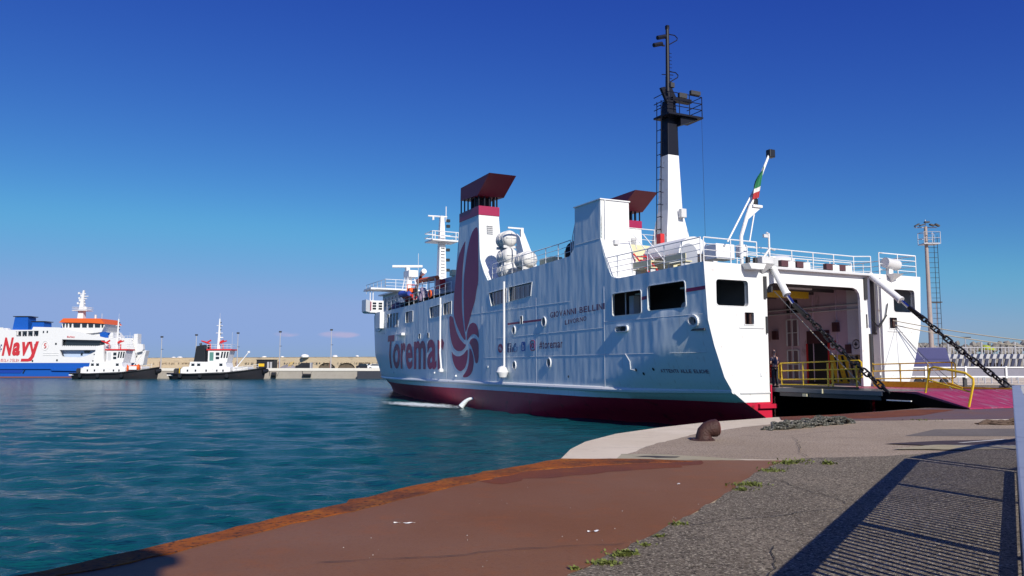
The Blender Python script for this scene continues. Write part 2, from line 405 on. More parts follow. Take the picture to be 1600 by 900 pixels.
PINKA = ground_mat('pinkish_gravel', (0.37, 0.285, 0.195), (0.44, 0.345, 0.245), (0.26, 0.20, 0.14), speck=(0.48, 0.39, 0.31), speck_amt=0.6, sscale=60, grit=((.17, .13, .10), (.46, .38, .31)))
ASPH = ground_mat('worn_asphalt', (0.175, 0.142, 0.100), (0.26, 0.21, 0.15), (0.115, 0.092, 0.066), speck=(0.42, 0.37, 0.30), speck_amt=0.62, sscale=70, bump=0.010, big=0.55, rust=(.23,.19,.14), grit=((.085, .068, .048), (.62, .54, .40)))
STEEL = ground_mat('rusted_plate', (0.205, 0.082, 0.026), (0.225, 0.108, 0.052), (0.27, 0.090, 0.020), speck=(0.12, 0.045, 0.02), speck_amt=0.1, sscale=40, rough=0.55, big=0.25, bump=0.001)
RUST = ground_mat('orange_rust', (0.36, 0.095, 0.012), (0.15, 0.05, 0.022), (0.52, 0.20, 0.02), speck=(0.05, 0.02, 0.014), speck_amt=0.7, sscale=16, rough=0.8, big=1.3, bump=0.01)
RUST2 = ground_mat('rust_stain', (0.20, 0.058, 0.02), (0.15, 0.05, 0.028), (0.26, 0.085, 0.02), speck=(0.08, 0.03, 0.02), speck_amt=0.5, sscale=22, rough=0.7, big=0.9)
DGREY = ground_mat('grey_steel_strip', (0.13, 0.10, 0.115), (0.17, 0.10, 0.085), (0.20, 0.085, 0.05), speck=(0.24, 0.2, 0.19), speck_amt=0.2, sscale=30, rough=0.6, big=0.3)
FARC = ground_mat('far_concrete', (0.34, 0.31, 0.27), (0.38, 0.35, 0.30), (0.28, 0.25, 0.21))
edge = [(-14, -12), (-8.2, -2.0), (-3.65, 6.32), (-3.2, 7.06), (-0.9, 11.38), (0.82, 13.82), (1.13, 15.55), (1.55, 17.04), (2.45, 19.0), (3.81, 20.87), (5.42, 22.73), (8.14, 24.96),
        (10.44, 26.25), (13.0, 28.2), (15.6, 30.35), (20.2, 32.6), (27.2, 35.9), (10, 72), (4, 190), (420, 190), (420, -60), (-14, -60)]
def sheet(name, pts, z, m, thick=0.0, jit=0.0):
    if jit:
        rj = random.Random(len(name) * 7 + len(pts)); pts = [(x + rj.gauss(0, jit), y + rj.gauss(0, jit)) for x, y in resample(pts, .22) if True]
    mb = panel(pts, [], 99, 99, lambda a, b: (a, b, z))
    if thick:
        n = len(pts)
        for i in range(n):
            a = pts[i]; b = pts[(i + 1) % n]
            mb.add([(a[0], a[1], z), (b[0], b[1], z), (b[0], b[1], z - thick), (a[0], a[1], z - thick)], [(0, 1, 2, 3)])
    return tag(mb.build(name, m), kind='structure')
sheet('quay', edge, GZ, CONC, 4.5)
def nrm_off(pts, d):
    out = []
    for i, p in enumerate(pts):
        a = Vector(pts[max(i - 1, 0)]); b = Vector(pts[min(i + 1, len(pts) - 1)]); t = (b - a).normalized(); out.append((p[0] + t.y * d, p[1] - t.x * d))
    return out
# pinkish gravelly apron inside a pale concrete kerb
sheet('gravel_apron', [(2.12, 14.65), (2.75, 16.2), (4.3, 18.9), (6.2, 21.2), (8.6, 23.3), (13.5, 23.6), (19, 24.0), (19, 14.5), (11.5, 14.0), (7.2, 14.15), (5.0, 13.72), (3.6, 13.95)], GZ + 0.004, PINKA, jit=.018)
sheet('concrete_patch', [(1.72, 13.66), (2.0, 14.6), (2.6, 14.62), (3.7, 13.95), (4.0, 13.66)], GZ + 0.008, YCONC, jit=.015)
sheet('dark_patch', [(2.15, 14.12), (2.35, 14.3), (2.55, 14.28), (2.75, 14.2), (2.95, 14.18), (2.85, 14.02), (2.5, 13.98), (2.4, 14.1)], GZ + 0.012, mat('tar', (0.05, 0.045, 0.04), 0.8))
asph_l = [(5.15, 13.92), (4.59, 13.55), (3.6, 12.0), (2.75, 10.25), (1.69, 8.29), (0.46, 6.26), (-1.3, 3.0), (-3.2, -0.4), (-8, -9)]
sheet('asphalt', asph_l + [(30, -9), (30, 16.5), (14, 16.4), (9.5, 15.6), (7.4, 14.6), (6.6, 14.2)], GZ + 0.018, ASPH, jit=.02)
plate = [(0.90, 13.62), (4.59, 13.60), (3.6, 12.0), (2.75, 10.25), (1.69, 8.29), (0.46, 6.26), (-1.3, 3.0), (-3.2, -0.4), (-8.1, -2.0), (-3.60, 6.32), (-3.15, 7.06), (-0.85, 11.38)]
sheet('steel_plate', plate, GZ + 0.014, STEEL)
rim_o = [(-8.2, -2.0), (-3.65, 6.32), (-3.2, 7.06), (-0.9, 11.38), (0.85, 13.80)]
rim_i = [(-7.7, -2.1), (-3.38, 6.2), (-2.88, 7.0), (-0.45, 11.2), (0.35, 12.35), (1.9, 13.1), (3.0, 13.45), (2.4, 13.72), (1.4, 13.76)]
sheet('rust_rim', rim_o + rim_i[::-1], GZ + 0.022, RUST, 0.35, jit=.028)
sheet('rust_stain', [(0.30, 12.3), (1.9, 13.12), (3.2, 13.5), (3.0, 13.0), (1.9, 12.3), (0.9, 11.75), (-0.3, 10.9), (-0.42, 11.2)], GZ + 0.0165, RUST2, jit=.06)
sheet('steel_strip', [(8.2, 23.6), (8.35, 25.0), (10.5, 26.2), (13.0, 28.1), (15.6, 30.2), (20.2, 32.4), (26, 35.2), (26, 25.4), (15, 24.1), (10.5, 23.4)], GZ + 0.008, DGREY)
sheet('rust_strip', [(7.9, 23.6), (8.30, 24.98), (10.5, 26.15), (13.0, 28.0), (14.6, 29.3), (16.0, 29.0), (13.0, 25.6), (10.6, 24.2)], GZ + 0.012, RUST2)
sheet('drain_cover', [(7.55, 16.4), (9.0, 17.0), (13.5, 17.9), (13.2, 16.5), (9.3, 15.55)], GZ + 0.022, mat('drain_iron', (0.055, 0.035, 0.03), 0.7, var=0.3, vscale=4))
sheet('grey_patch', [(8.9, 18.3), (10.6, 20.2), (14.6, 20.6), (14.3, 18.2)], GZ + 0.009, ground_mat('grey_conc', (0.15, 0.13, 0.115), (0.18, 0.155, 0.135), (0.12, 0.1, 0.09)))
sheet('pale_strip', [(7.2, 15.3), (8.4, 16.1), (10.6, 15.9), (14.2, 15.7), (14.2, 15.35), (10.0, 15.3), (8.6, 15.2)], GZ + 0.026, YCONC, jit=.02)
sheet('painted_line', [(8.7, 15.95), (8.8, 16.0), (13.6, 15.95), (13.6, 15.86)], GZ + 0.030, mat('line_paint', (0.6, 0.58, 0.52), 0.7, var=0.2, vscale=20))
sheet('painted_line', [(9.1, 16.5), (9.2, 16.46), (10.6, 17.25), (10.5, 17.3)], GZ + 0.030, MATS['line_paint'])

def crack(x0, y0, x1, y1, seed, w=.006):
    rc = random.Random(seed); n = 22; mb = MB(); P_ = []
    dx, dy = x1 - x0, y1 - y0; L = math.hypot(dx, dy); off = 0
    for k in range(n + 1):
        off += rc.gauss(0, .018 * L / 2); t = k / n; P_.append((x0 + dx * t - dy / L * off, y0 + dy * t + dx / L * off))
    for k, (x, y) in enumerate(P_):
        ww = w * rc.uniform(.4, 1.3) * (1 if 0 < k < n else .1); mb.v += [(x - dy / L * ww, y + dx / L * ww, GZ + .0275), (x + dy / L * ww, y - dx / L * ww, GZ + .0275)]
    mb.f = [(2 * k, 2 * k + 1, 2 * k + 3, 2 * k + 2) for k in range(n)]
    tag(mb.build('surface_crack', mat('crack_dark', (.03, .026, .022), .95), None, fix=False), kind='structure')
for a in ((2.2, 14.6, 4.8, 13.9, 1), (5.2, 14.0, 6.0, 18.0, 2), (6.0, 18.0, 9.5, 20.5, 3), (1.6, 8.0, 3.8, 9.0, 4), (3.8, 9.0, 3.4, 12.0, 5), (4.2, 18.6, 8.0, 17.6, 6), (2.3, 7.2, 1.9, 6.0, 7), (1.2, 15.6, 3.0, 15.4, 8), (2.1, 18.4, 3.4, 18.3, 9), (-1.6, 6.6, 1.0, 7.4, 10)): crack(*a[:4], a[4])
# ------------------------------------------------------------------ FERRY (local x = starboard, y = forward, z up)
TH = R(26.3)
ferry = empty('ferry', (15.3, 39.2, 0), TH, 'large white car ferry moored stern to the quay with open stern door and lowered ramp', 'ferry')
def tab(t, z):
    if z <= t[0][0]: return t[0][1]
    for (a, b), (c, d) in zip(t, t[1:]):
        if z <= c: return b + (d - b) * (z - a) / (c - a)
    return t[-1][1]
TZ = [(-1.5, 1.5), (0.25, 2.8), (1.0, 3.9), (1.8, 5.3), (2.2, 5.85), (2.85, 6.3), (4.3, 6.85), (5.45, 7.18), (8.1, 7.35), (20, 7.35)]
US = [(-1.5, 64.5), (0.25, 68), (2.2, 70.5), (9, 73.5)]; U0 = [(-1.5, 14), (0.25, 20), (2.2, 38), (4.5, 45), (9, 48)]
PW = [(-1.5, 1.8), (0.25, 1.85), (2.2, 2.0), (9, 1.5)]; LS = [(-1.5, 22), (0.25, 20), (2.2, 9), (4, 3.5), (20, 1)]
def hb(u, z):
    b = 7.35; us = tab(US, z); u0 = tab(U0, z)
    if u > u0: b = 7.35 * (1 - min(1, (u - u0) / (us - u0)) ** tab(PW, z))
    L = tab(LS, z)
    if u < L: t = max(0, u / L); s = t * t * (3 - 2 * t); T = tab(TZ, z); b = min(b, T + (7.35 - T) * s)
    return max(b, 0.02)
def port(u, z, o=0.0): return (-hb(u, z) - o, u, z)
def stbd(u, z, o=0.0): return (hb(u, z) + o, u, z)
bowpts = [(tab(US, z), z) for z in (1.65, 2.2, 3.5, 5, 7, 9)]
top = [(60, 8.95), (50, 8.75), (40.75, 8.87), (30.0, 9.15), (29.4, 12.0), (29.0, 14.6), (25.27, 14.6), (25.12, 12.4), (24.95, 11.2), (24.4, 10.3), (23.62, 9.5), (12.0, 9.82),
       (11.55, 10.15), (11.38, 10.7), (11.34, 12.6), (8.57, 12.6), (8.6, 10.4), (8.3, 9.5), (7.9, 8.7), (7.55, 8.2), (7.2, 8.06), (6.8, 8.02), (0, 8.12)]
outl = [(0, 1.65)] + bowpts + top
big_win = [rrect(1.4, 4.28, 6.12, 7.36, 0.14), rrect(4.86, 7.47, 6.03, 7.22, 0.14)]
slots = [rrect(44.0 + i * 0.93, 44.62 + i * 0.93, 7.05, 8.4, 0.05, 1) for i in range(4)]
win_poly = [[(16.95, 7.86), (16.75, 8.74), (20.1, 8.68), (20.1, 7.72)], [(20.5, 7.70), (20.5, 8.66), (23.35, 8.56), (22.95, 7.6)],
            [(30.55, 7.5), (30.55, 8.50), (32.25, 8.42), (32.25, 7.5)], [(32.75, 7.48), (32.75, 8.40), (35.5, 8.32), (35.3, 7.4)], rrect(39.8, 41.8, 7.3, 8.3, 0.08, 2)]
ports_ = [(19.37, 5.74, 0.20, 0.24), (15.16, 6.1, 0.22, 0.26), (19.28, 3.4, 0.2, 0.24), (14.53, 3.56, 0.21, 0.25)]
holes = big_win + slots + win_poly + [oval(a, b, c, d) for a, b, c, d in ports_] + [rrect(6.1, 7.1, 5.18, 5.44, 0.12), oval(0.95, 5.45, 0.26, 0.2), rrect(18.1, 18.4, 6.12, 6.62, 0.03, 1), rrect(37.7, 38.15, 5.75, 6.15, .03, 1), rrect(35.6, 36.05, 5.75, 6.15, .03, 1)]
hs = panel(outl, holes, 0.6, 0.55, lambda a, b: port(a, b), 0.12, (1, 0, 0)).build('hull_side', HULLW, ferry, smooth=True)
outl_s = [(0, 1.65)] + bowpts + [(60, 8.95), (50, 8.75), (40.75, 8.87), (0.1, 8.12)]
panel(outl_s, [], 1.5, 1.1, lambda a, b: stbd(a, b), 0.12, (-1, 0, 0)).build('hull_side', HULLW, ferry, smooth=True)
# lower hull
mb = MB(); nu = 60; zs = [-1.4, -0.6, 0.0, 0.4, 0.8, 1.2, 1.66]; P = []
for sgn in (-1, 1):
    o = len(mb.v)
    for z in zs:
        for i in range(nu + 1): u = tab(US, z) * i / nu; mb.v.append((sgn * hb(u, z), u, z))
    for j in range(len(zs) - 1):
        for i in range(nu): a = o + j * (nu + 1) + i; mb.f.append((a, a + 1, a + nu + 2, a + nu + 1))
mb.build('lower_hull', RED, ferry, smooth=True, fix=False)
# belting
for sgn in (-1, 1):
    mb = MB(); mb.tube([(sgn * (hb(u, 2.12) + 0.02), u, 2.12 + (0.12 * max(0, 1 - u / 6) if u < 6 else 0)) for u in [0.0 + 0.9 * i for i in range(78)]], 0.15, 8)
    mb.build('belting', WHITE, ferry, smooth=True)
# horizontal and vertical weld seams on the plating (fine raised beads)
mb = MB()
for u0_, u1_, z0_, z1_ in ((8.3, 0.3, 5.75, 5.75), (22, 8.3, 5.3, 5.45), (24.5, 0.6, 3.95, 4.0), (34, 12, 7.25, 7.15), (11.3, 8.6, 10.4, 10.42), (29.6, 25.0, 9.3, 9.45)):
    mb.tube([port(u0_ + (u1_ - u0_) * k / 14, z0_ + (z1_ - z0_) * k / 14, 0.0) for k in range(15)], 0.012, 4)
for u in (8.3, 16.2, 24.6, 31.5, 36, 42, 44.5): mb.tube([port(u, 2.3 + 0.6 * k, 0.0) for k in range(10)], 0.011, 4)
mb.build('weld_seam', SEAM, ferry)
# windows of the side
def poly3(poly, off, f): return [f(a, b, off) for a, b in poly]
def window(poly, f, glassm, inward=0.14, fr=0.05, parent=ferry, rim=0.03, mullions=0):
    cx = sum(p[0] for p in poly) / len(poly); cz = sum(p[1] for p in poly) / len(poly)
    w = MB(); n = len(poly)
    outer = [(cx + (a - cx) * (1 + fr / max(.01, math.hypot(a - cx, b - cz))), cz + (b - cz) * (1 + fr / max(.01, math.hypot(a - cx, b - cz)))) for a, b in poly]
    V = [f(a, b, rim) for a, b in outer] + [f(a, b, rim) for a, b in poly] + [f(a, b, -inward) for a, b in poly] + [f(a, b, -0.01) for a, b in outer]
    fs = []
    for i in range(n):
        j = (i + 1) % n; fs += [(i, j, j + n, i + n), (i + n, j + n, j + 2 * n, i + 2 * n), (i + 3 * n, j + 3 * n, j, i)]
    w.add(V, fs); wo_ = w.build('window', WHITE, parent)
    if glassm: MB().add([f(a, b, -inward + 0.01) for a, b in poly], [tuple(range(n))]).build('glass', glassm, wo_)
    return wo_
for p in big_win: window(p, port, None, 0.12, 0.05)
for p in win_poly:
    w = window(p, port, BGLASS, 0.12, 0.05)
    u0_, u1_ = min(a for a, b in p), max(a for a, b in p)
    for k in range(1, 5 if u1_ - u0_ > 2.2 else 3):
        u = u0_ + (u1_ - u0_) * k / (5 if u1_ - u0_ > 2.2 else 3); zt = min(8.6, max(b for a, b in p) - .07); zb = min(b for a, b in p) + .12
        MB().add([port(u - .03, zb, -0.06), port(u + .03, zb, -0.06), port(u + .03, zt, -0.06), port(u - .03, zt, -0.06)], [(0, 1, 2, 3)]).build('mullion', GREYW, w)
for s_ in slots:
    window(s_, port, GLASS, 0.35, 0.04)
for a, b, c, d in ports_: window(oval(a, b, c, d), port, GLASS, 0.12, 0.07, rim=0.06)
for p in (rrect(6.1, 7.1, 5.18, 5.44, 0.12), oval(0.95, 5.45, 0.26, 0.2)): 
    window(p, port, DKIN, 0.25, 0.11, rim=0.10)
for p in (rrect(18.1, 18.4, 6.12, 6.62, 0.03, 1), rrect(37.7, 38.15, 5.75, 6.15, .03, 1), rrect(35.6, 36.05, 5.75, 6.15, .03, 1)): window(p, port, GLASS, 0.3, 0.03)

# transom
L_c = [(-tab(TZ, z), z) for z in (1.7, 2.2, 2.85, 3.6, 4.3, 5.45, 6.8, 8.12)]
tr_out = L_c + [(7.35, 8.12)] + [(-a, b) for a, b in L_c[::-1][1:]] + [(3.62, 1.7), (3.62, 2.36), (2.68, 2.36)] + \
    [(2.68, 6.8), (2.62, 7.05), (2.45, 7.24), (2.2, 7.32)] + [(-3.1, 7.32), (-3.4, 7.24), (-3.55, 7.1), (-3.6, 6.9)] + [(-3.6, 1.7)]
t_holes = [rrect(-6.67, -4.76, 6.14, 7.34, 0.16), rrect(5.15, 6.80, 6.18, 7.37, 0.16), rrect(-5.03, -4.47, 5.30, 5.86, 0.03, 1), rrect(4.75, 5.33, 5.32, 5.88, 0.03, 1), rrect(3.42, 4.25, 2.45, 7.92, 0.02, 1)]
def stern(v, z, o=0.0): return (v, -o, z)
panel(tr_out, t_holes, 0.9, 0.9, lambda a, b: stern(a, b, 0.015), 0.14, (0, 1, 0)).build('transom', WHITE, ferry)
for h in t_holes[:2]:
    window(h, stern, None, 0.22, 0.05, rim=0.03)
for h in t_holes[2:4]:
    w = window(h, stern, None, 0.3, 0.05, rim=0.05)
    x0, x1 = min(a for a, b in h), max(a for a, b in h); z0, z1 = min(b for a, b in h), max(b for a, b in h)
    MB().bb(x0 - .1, x1 + .1, 0.5, 0.56, z0 - .1, z1 + .1).build('backing', MATS['rust_brown'], w)
    for xx in (x0 + 0.12, x1 - 0.12): MB().tube([(xx, 0.1, z0), (xx, 0.1, z1)], 0.07, 10).build('roller', MATS['rust_brown'], w, smooth=True)
MB().bb(3.40, 3.46, 0.15, 1.4, 2.4, 7.95).bb(4.22, 4.28, 0.15, 1.4, 2.4, 7.95).bb(3.4, 4.28, 1.4, 1.46, 2.4, 7.95).build('recess', WHITE, ferry)
MB().bb(3.47, 3.75, 1.0, 1.05, 5.2, 6.35).build('sky_slit_panel', BLUEP, ferry)  # added panel; its blue stands in for sky showing in the recess
MB().tube([(3.5, 0.2, 6.35), (3.7, 0.1, 5.7), (4.0, 0.05, 5.4), (4.4, -0.1, 5.9), (4.6, -.1, 6.6)], 0.03, 6).tube([(3.5, 0.2, 6.1), (3.75, 0.1, 5.55), (4.1, 0.05, 5.35), (4.5, -0.1, 6.0)], 0.03, 6).build('hydraulic_hose', BLACK, ferry, smooth=True)
for q_ in ((2.95, 3.15, -0.10, -0.02, 6.75, 7.85), (3.2, 3.36, -0.14, -0.02, 3.1, 5.0), (3.05, 3.12, -0.05, -0.02, 5.3, 6.0)): MB().bb(*q_).build('door_track', DARK, ferry)
MB().bb(-3.82, -3.66, -0.1, -0.02, 6.55, 7.6).build('door_track', DARK, ferry)
MB().bb(-3.74, -3.66, -0.1, -0.02, 4.9, 5.7).build('door_track', DARK, ferry)
MB().bb(-3.9, 3.35, -0.28, 0.0, 7.96, 8.06).build('door_lintel', GREYW, ferry)
for x in (-4.6, 5.2): MB().bb(x - .75 if x < 0 else x - .6, x + .75 if x < 0 else x + .6, -0.05, -0.016, 5.12 if x < 0 else 5.14, 5.15 if x < 0 else 5.17).build('rubbing_strip', GREYW, ferry)
MB().bb(-5.4, -3.6, -0.06, -0.012, 2.10, 2.16).build('rubbing_strip', GREYW, ferry)
for x in (-4.1, 3.9): MB().bb(x - .05, x + .05, -0.05, -.016, 2.9, 3.05).build('lug', WHITE, ferry)
# red stern skegs below the transom
sk = [(-tab(TZ, z), z) for z in (1.7, 1.3, 1.0, 0.6, 0.25, -0.6)] + [(-2.2, -0.6), (-3.45, 0.4), (-3.5, 1.7)]
MB().prism([(a, 0.0, b) for a, b in sk], (0, 3.0, 0)).build('skeg', RED, ferry)
sk = [(tab(TZ, z), z) for z in (1.7, 1.3, 1.0, 0.6, 0.25, -0.6)] + [(2.2, -0.6), (3.7, 0.4), (3.75, 1.7)]
MB().prism([(a, 0.0, b) for a, b in sk], (0, 3.0, 0)).build('skeg', RED, ferry)
MB().bb(-3.55, -3.46, -0.02, 0.4, 1.65, 2.5).bb(-4.35, -3.3, -0.16, 0.02, 1.42, 1.62).build('stern_fender', RED, ferry)
VOID = mat('under_ramp_shade_black', (.004, .004, .005), .95, spec=.05)  # near-black colour that carries the deep shade under the ramp
MB().bb(-3.44, 3.68, 0.35, .5, -1, 2.17).build('stern_shade_plate', VOID, ferry)  # flush black plate standing in for the shaded hollow below the door
# small chains hanging at the skegs
def small_chain(v, z0, z1):
    mb = MB(); n = int((z0 - z1) / 0.09)
    for i in range(n):
        z = z0 - i * 0.09; r = [(0.03 * math.cos(t), 0.055 * math.sin(t)) for t in [k * math.pi / 3 for k in range(7)]]
        mb.tube([((v + a, -0.1, z + b) if i % 2 else (v, -0.1 + a, z + b)) for a, b in r], 0.012, 4)
    return mb.build('hanging_chain', CHAINRUST, ferry)
small_chain(-3.4, 1.9, 0.7); small_chain(4.05, 2.0, 0.8)

# inside of the car deck
MB().bb(-3.9, 3.6, 0.15, 26, 2.2, 2.36).build('car_deck', mat('car_deck_floor', (0.30, 0.24, 0.23), 0.5, var=0.25), ferry)
MB().bb(3.45, 3.6, 0.15, 26, 2.36, 7.6).build('casing_wall', PINKW, ferry)
MB().bb(-4.1, -3.95, 0.15, 26, 2.36, 7.6).build('casing_wall', PINKW, ferry)
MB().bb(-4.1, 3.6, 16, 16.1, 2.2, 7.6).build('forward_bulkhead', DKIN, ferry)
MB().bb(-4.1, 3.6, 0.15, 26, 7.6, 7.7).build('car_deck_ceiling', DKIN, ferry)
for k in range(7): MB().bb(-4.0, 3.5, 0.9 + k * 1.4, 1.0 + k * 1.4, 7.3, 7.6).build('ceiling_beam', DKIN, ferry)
MB().bb(-3.2, 1.9, 2.6, 2.9, 6.95, 7.3).build('height_bar', YEL, ferry)
MB().bb(-3.9, -3.4, 1.6, 3.4, 2.4, 7.2).build('side_trunk', PINKW, ferry)
MB().bb(-3.4, -3.0, 0.2, 0.5, 6.9, 7.25).build('winch_box', DARK, ferry)
w = MB().bb(3.40, 3.45, 2.79, 4.2, 2.4, 4.6).build('casing_door', BLACK, ferry)
MB().bb(3.38, 3.44, 2.7, 4.25, 4.6, 5.3).build('door_header', mat('brown_box', (0.09, 0.035, 0.04), 0.5), ferry)
MB().bb(3.36, 3.4, 4.2, 4.3, 2.4, 4.6).build('door_frame', REDP, w); MB().bb(3.36, 3.4, 2.7, 2.79, 2.4, 4.6).build('door_frame', REDP, w)
for z0, z1 in ((4.5, 6.0), (2.66, 4.26)):
    w = MB().bb(3.40, 3.44, 4.9, 5.7, z0, z1).build('casing_window', mat('casing_panel', (0.22, 0.16, 0.18), 0.4), ferry)
    MB().bb(3.36, 3.40, 4.84, 4.92, z0, z1).bb(3.36, 3.4, 5.68, 5.76, z0, z1).bb(3.36, 3.4, 4.92, 5.68, z1 - .03, z1 + .04).bb(3.36, 3.4, 5.27, 5.32, z0, z1).bb(3.36, 3.4, 4.92, 5.68, (z0 + z1) / 2 - .02, (z0 + z1) / 2 + .02).build('frame', WHITE, w)
MB().bb(3.40, 3.44, 4.9, 5.7, 6.3, 7.1).build('vent_panel', DARK, ferry)
MB().bb(3.32, 3.44, 1.25, 1.6, 4.02, 4.5).build('control_box', mat('brown_box2', (0.10, 0.04, 0.045), 0.5), ferry)
hz = MB().bb(3.40, 3.45, 0.45, 2.75, 2.45, 3.97).build('hazard_panel', YEL, ferry)
for k in range(5):
    y = 0.5 + k * 0.46
    MB().add([(3.39, y, 2.55), (3.39, y + 0.16, 2.55), (3.39, min(2.74, y + 0.55), 3.9), (3.39, min(2.74, y + 0.39), 3.9)], [(0, 1, 2, 3)]).build('hazard_stripe', BLACK, hz)
for y, m_ in ((2.45, REDP), (0.95, BLACK)):
    sg = MB().tube([(3.44, y, 4.5), (3.40, y, 4.5)], 0.26, 20).build('round_sign', m_, ferry)
    MB().tube([(3.40, y, 4.5), (3.385, y, 4.5)], 0.205, 20).build('sign_face', GREYW, sg)
    MB().bb(3.37, 3.384, y - .10, y + .10, 4.47, 4.53).bb(3.37, 3.384, y - .03, y + .03, 4.4, 4.62).build('sign_symbol', BLACK, sg)
for k in range(4): MB().tube([(3.42, 0.6 + k * 1.6, 2.5), (3.42, 0.6 + k * 1.6, 7.4)], 0.04, 6).build('wall_pipe', PINKW, ferry)
for z_ in (6.35, 6.6): MB().tube([(3.38, 0.4, z_), (3.38, 9.0, z_)], 0.045, 6).build('cable_pipe', GREYW, ferry)
MB().tube([(3.38, 0.35, 2.5), (3.38, 0.35, 6.9), (3.2, 0.35, 7.2)], 0.05, 6).build('cable_pipe', DARK, ferry)
for y_ in (1.6, 4.2, 7.0): MB().bb(-1.0, 1.0, y_ - .08, y_ + .08, 7.28, 7.4).build('ceiling_lamp', WHITE, ferry)
for y_, z_ in ((2.0, 5.2), (6.4, 4.9), (7.6, 5.6)): MB().bb(3.25, 3.44, y_, y_ + .35, z_, z_ + .5).build('junction_box', MATS['brown_box'], ferry)
MB().tube([(3.3, 6.6, 3.0), (3.2, 6.6, 3.6), (3.3, 6.6, 4.2)], .07, 6).bb(3.2, 3.44, 6.3, 7.2, 2.7, 3.5).build('hose_locker', REDP, ferry)
# mooring deck rooms behind the side windows
for s_ in (-1, 1):
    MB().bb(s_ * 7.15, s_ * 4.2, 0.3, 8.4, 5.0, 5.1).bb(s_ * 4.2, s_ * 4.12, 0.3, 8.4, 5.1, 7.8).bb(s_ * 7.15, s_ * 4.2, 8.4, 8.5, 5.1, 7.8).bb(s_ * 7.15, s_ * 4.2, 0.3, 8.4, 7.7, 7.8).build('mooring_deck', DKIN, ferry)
MB().bb(-6.6, -6.2, 6.6, 7.0, 5.1, 7.1).bb(-6.9, -6.85, 6.9, 6.95, 5.1, 7.6).build('locker', GREYW, ferry)
MB().tube([(-5.6, 2.2, 5.1), (-5.6, 2.2, 6.4)], 0.3, 12).tube([(-5.9, 3.2, 6.2), (-5.2, 3.2, 6.2)], 0.35, 12).bb(-6.0, -5.2, 2.8, 3.6, 5.1, 5.9).build('windlass', GREYW, ferry, smooth=True)
for u in (2.4, 6.2): MB().bb(-6.5, -6.35, u - .4, u + .4, 7.12, 7.2).build('strip_lamp', WHITE, ferry)
# decks
MB().bb(-7.2, 7.2, 0.15, 8.55, 7.9, 8.0).build('aft_deck', DECKG, ferry)
mb = MB(); us_ = [8.6 + i * 2.0 for i in range(31)]
for z in (9.3,):
    for u in us_: w_ = max(0.02, hb(u, 8.7) - 0.13); mb.v += [(-w_, u, z if u < 48 else 8.4), (w_, u, z if u < 48 else 8.4)]
    mb.f += [(2 * i, 2 * i + 1, 2 * i + 3, 2 * i + 2) for i in range(len(us_) - 1)]
mb.build('upper_deck', DECKG, ferry)
MB().bb(-7.1, 7.1, 8.55, 8.65, 8.0, 9.3).build('deck_step', CREAM, ferry)

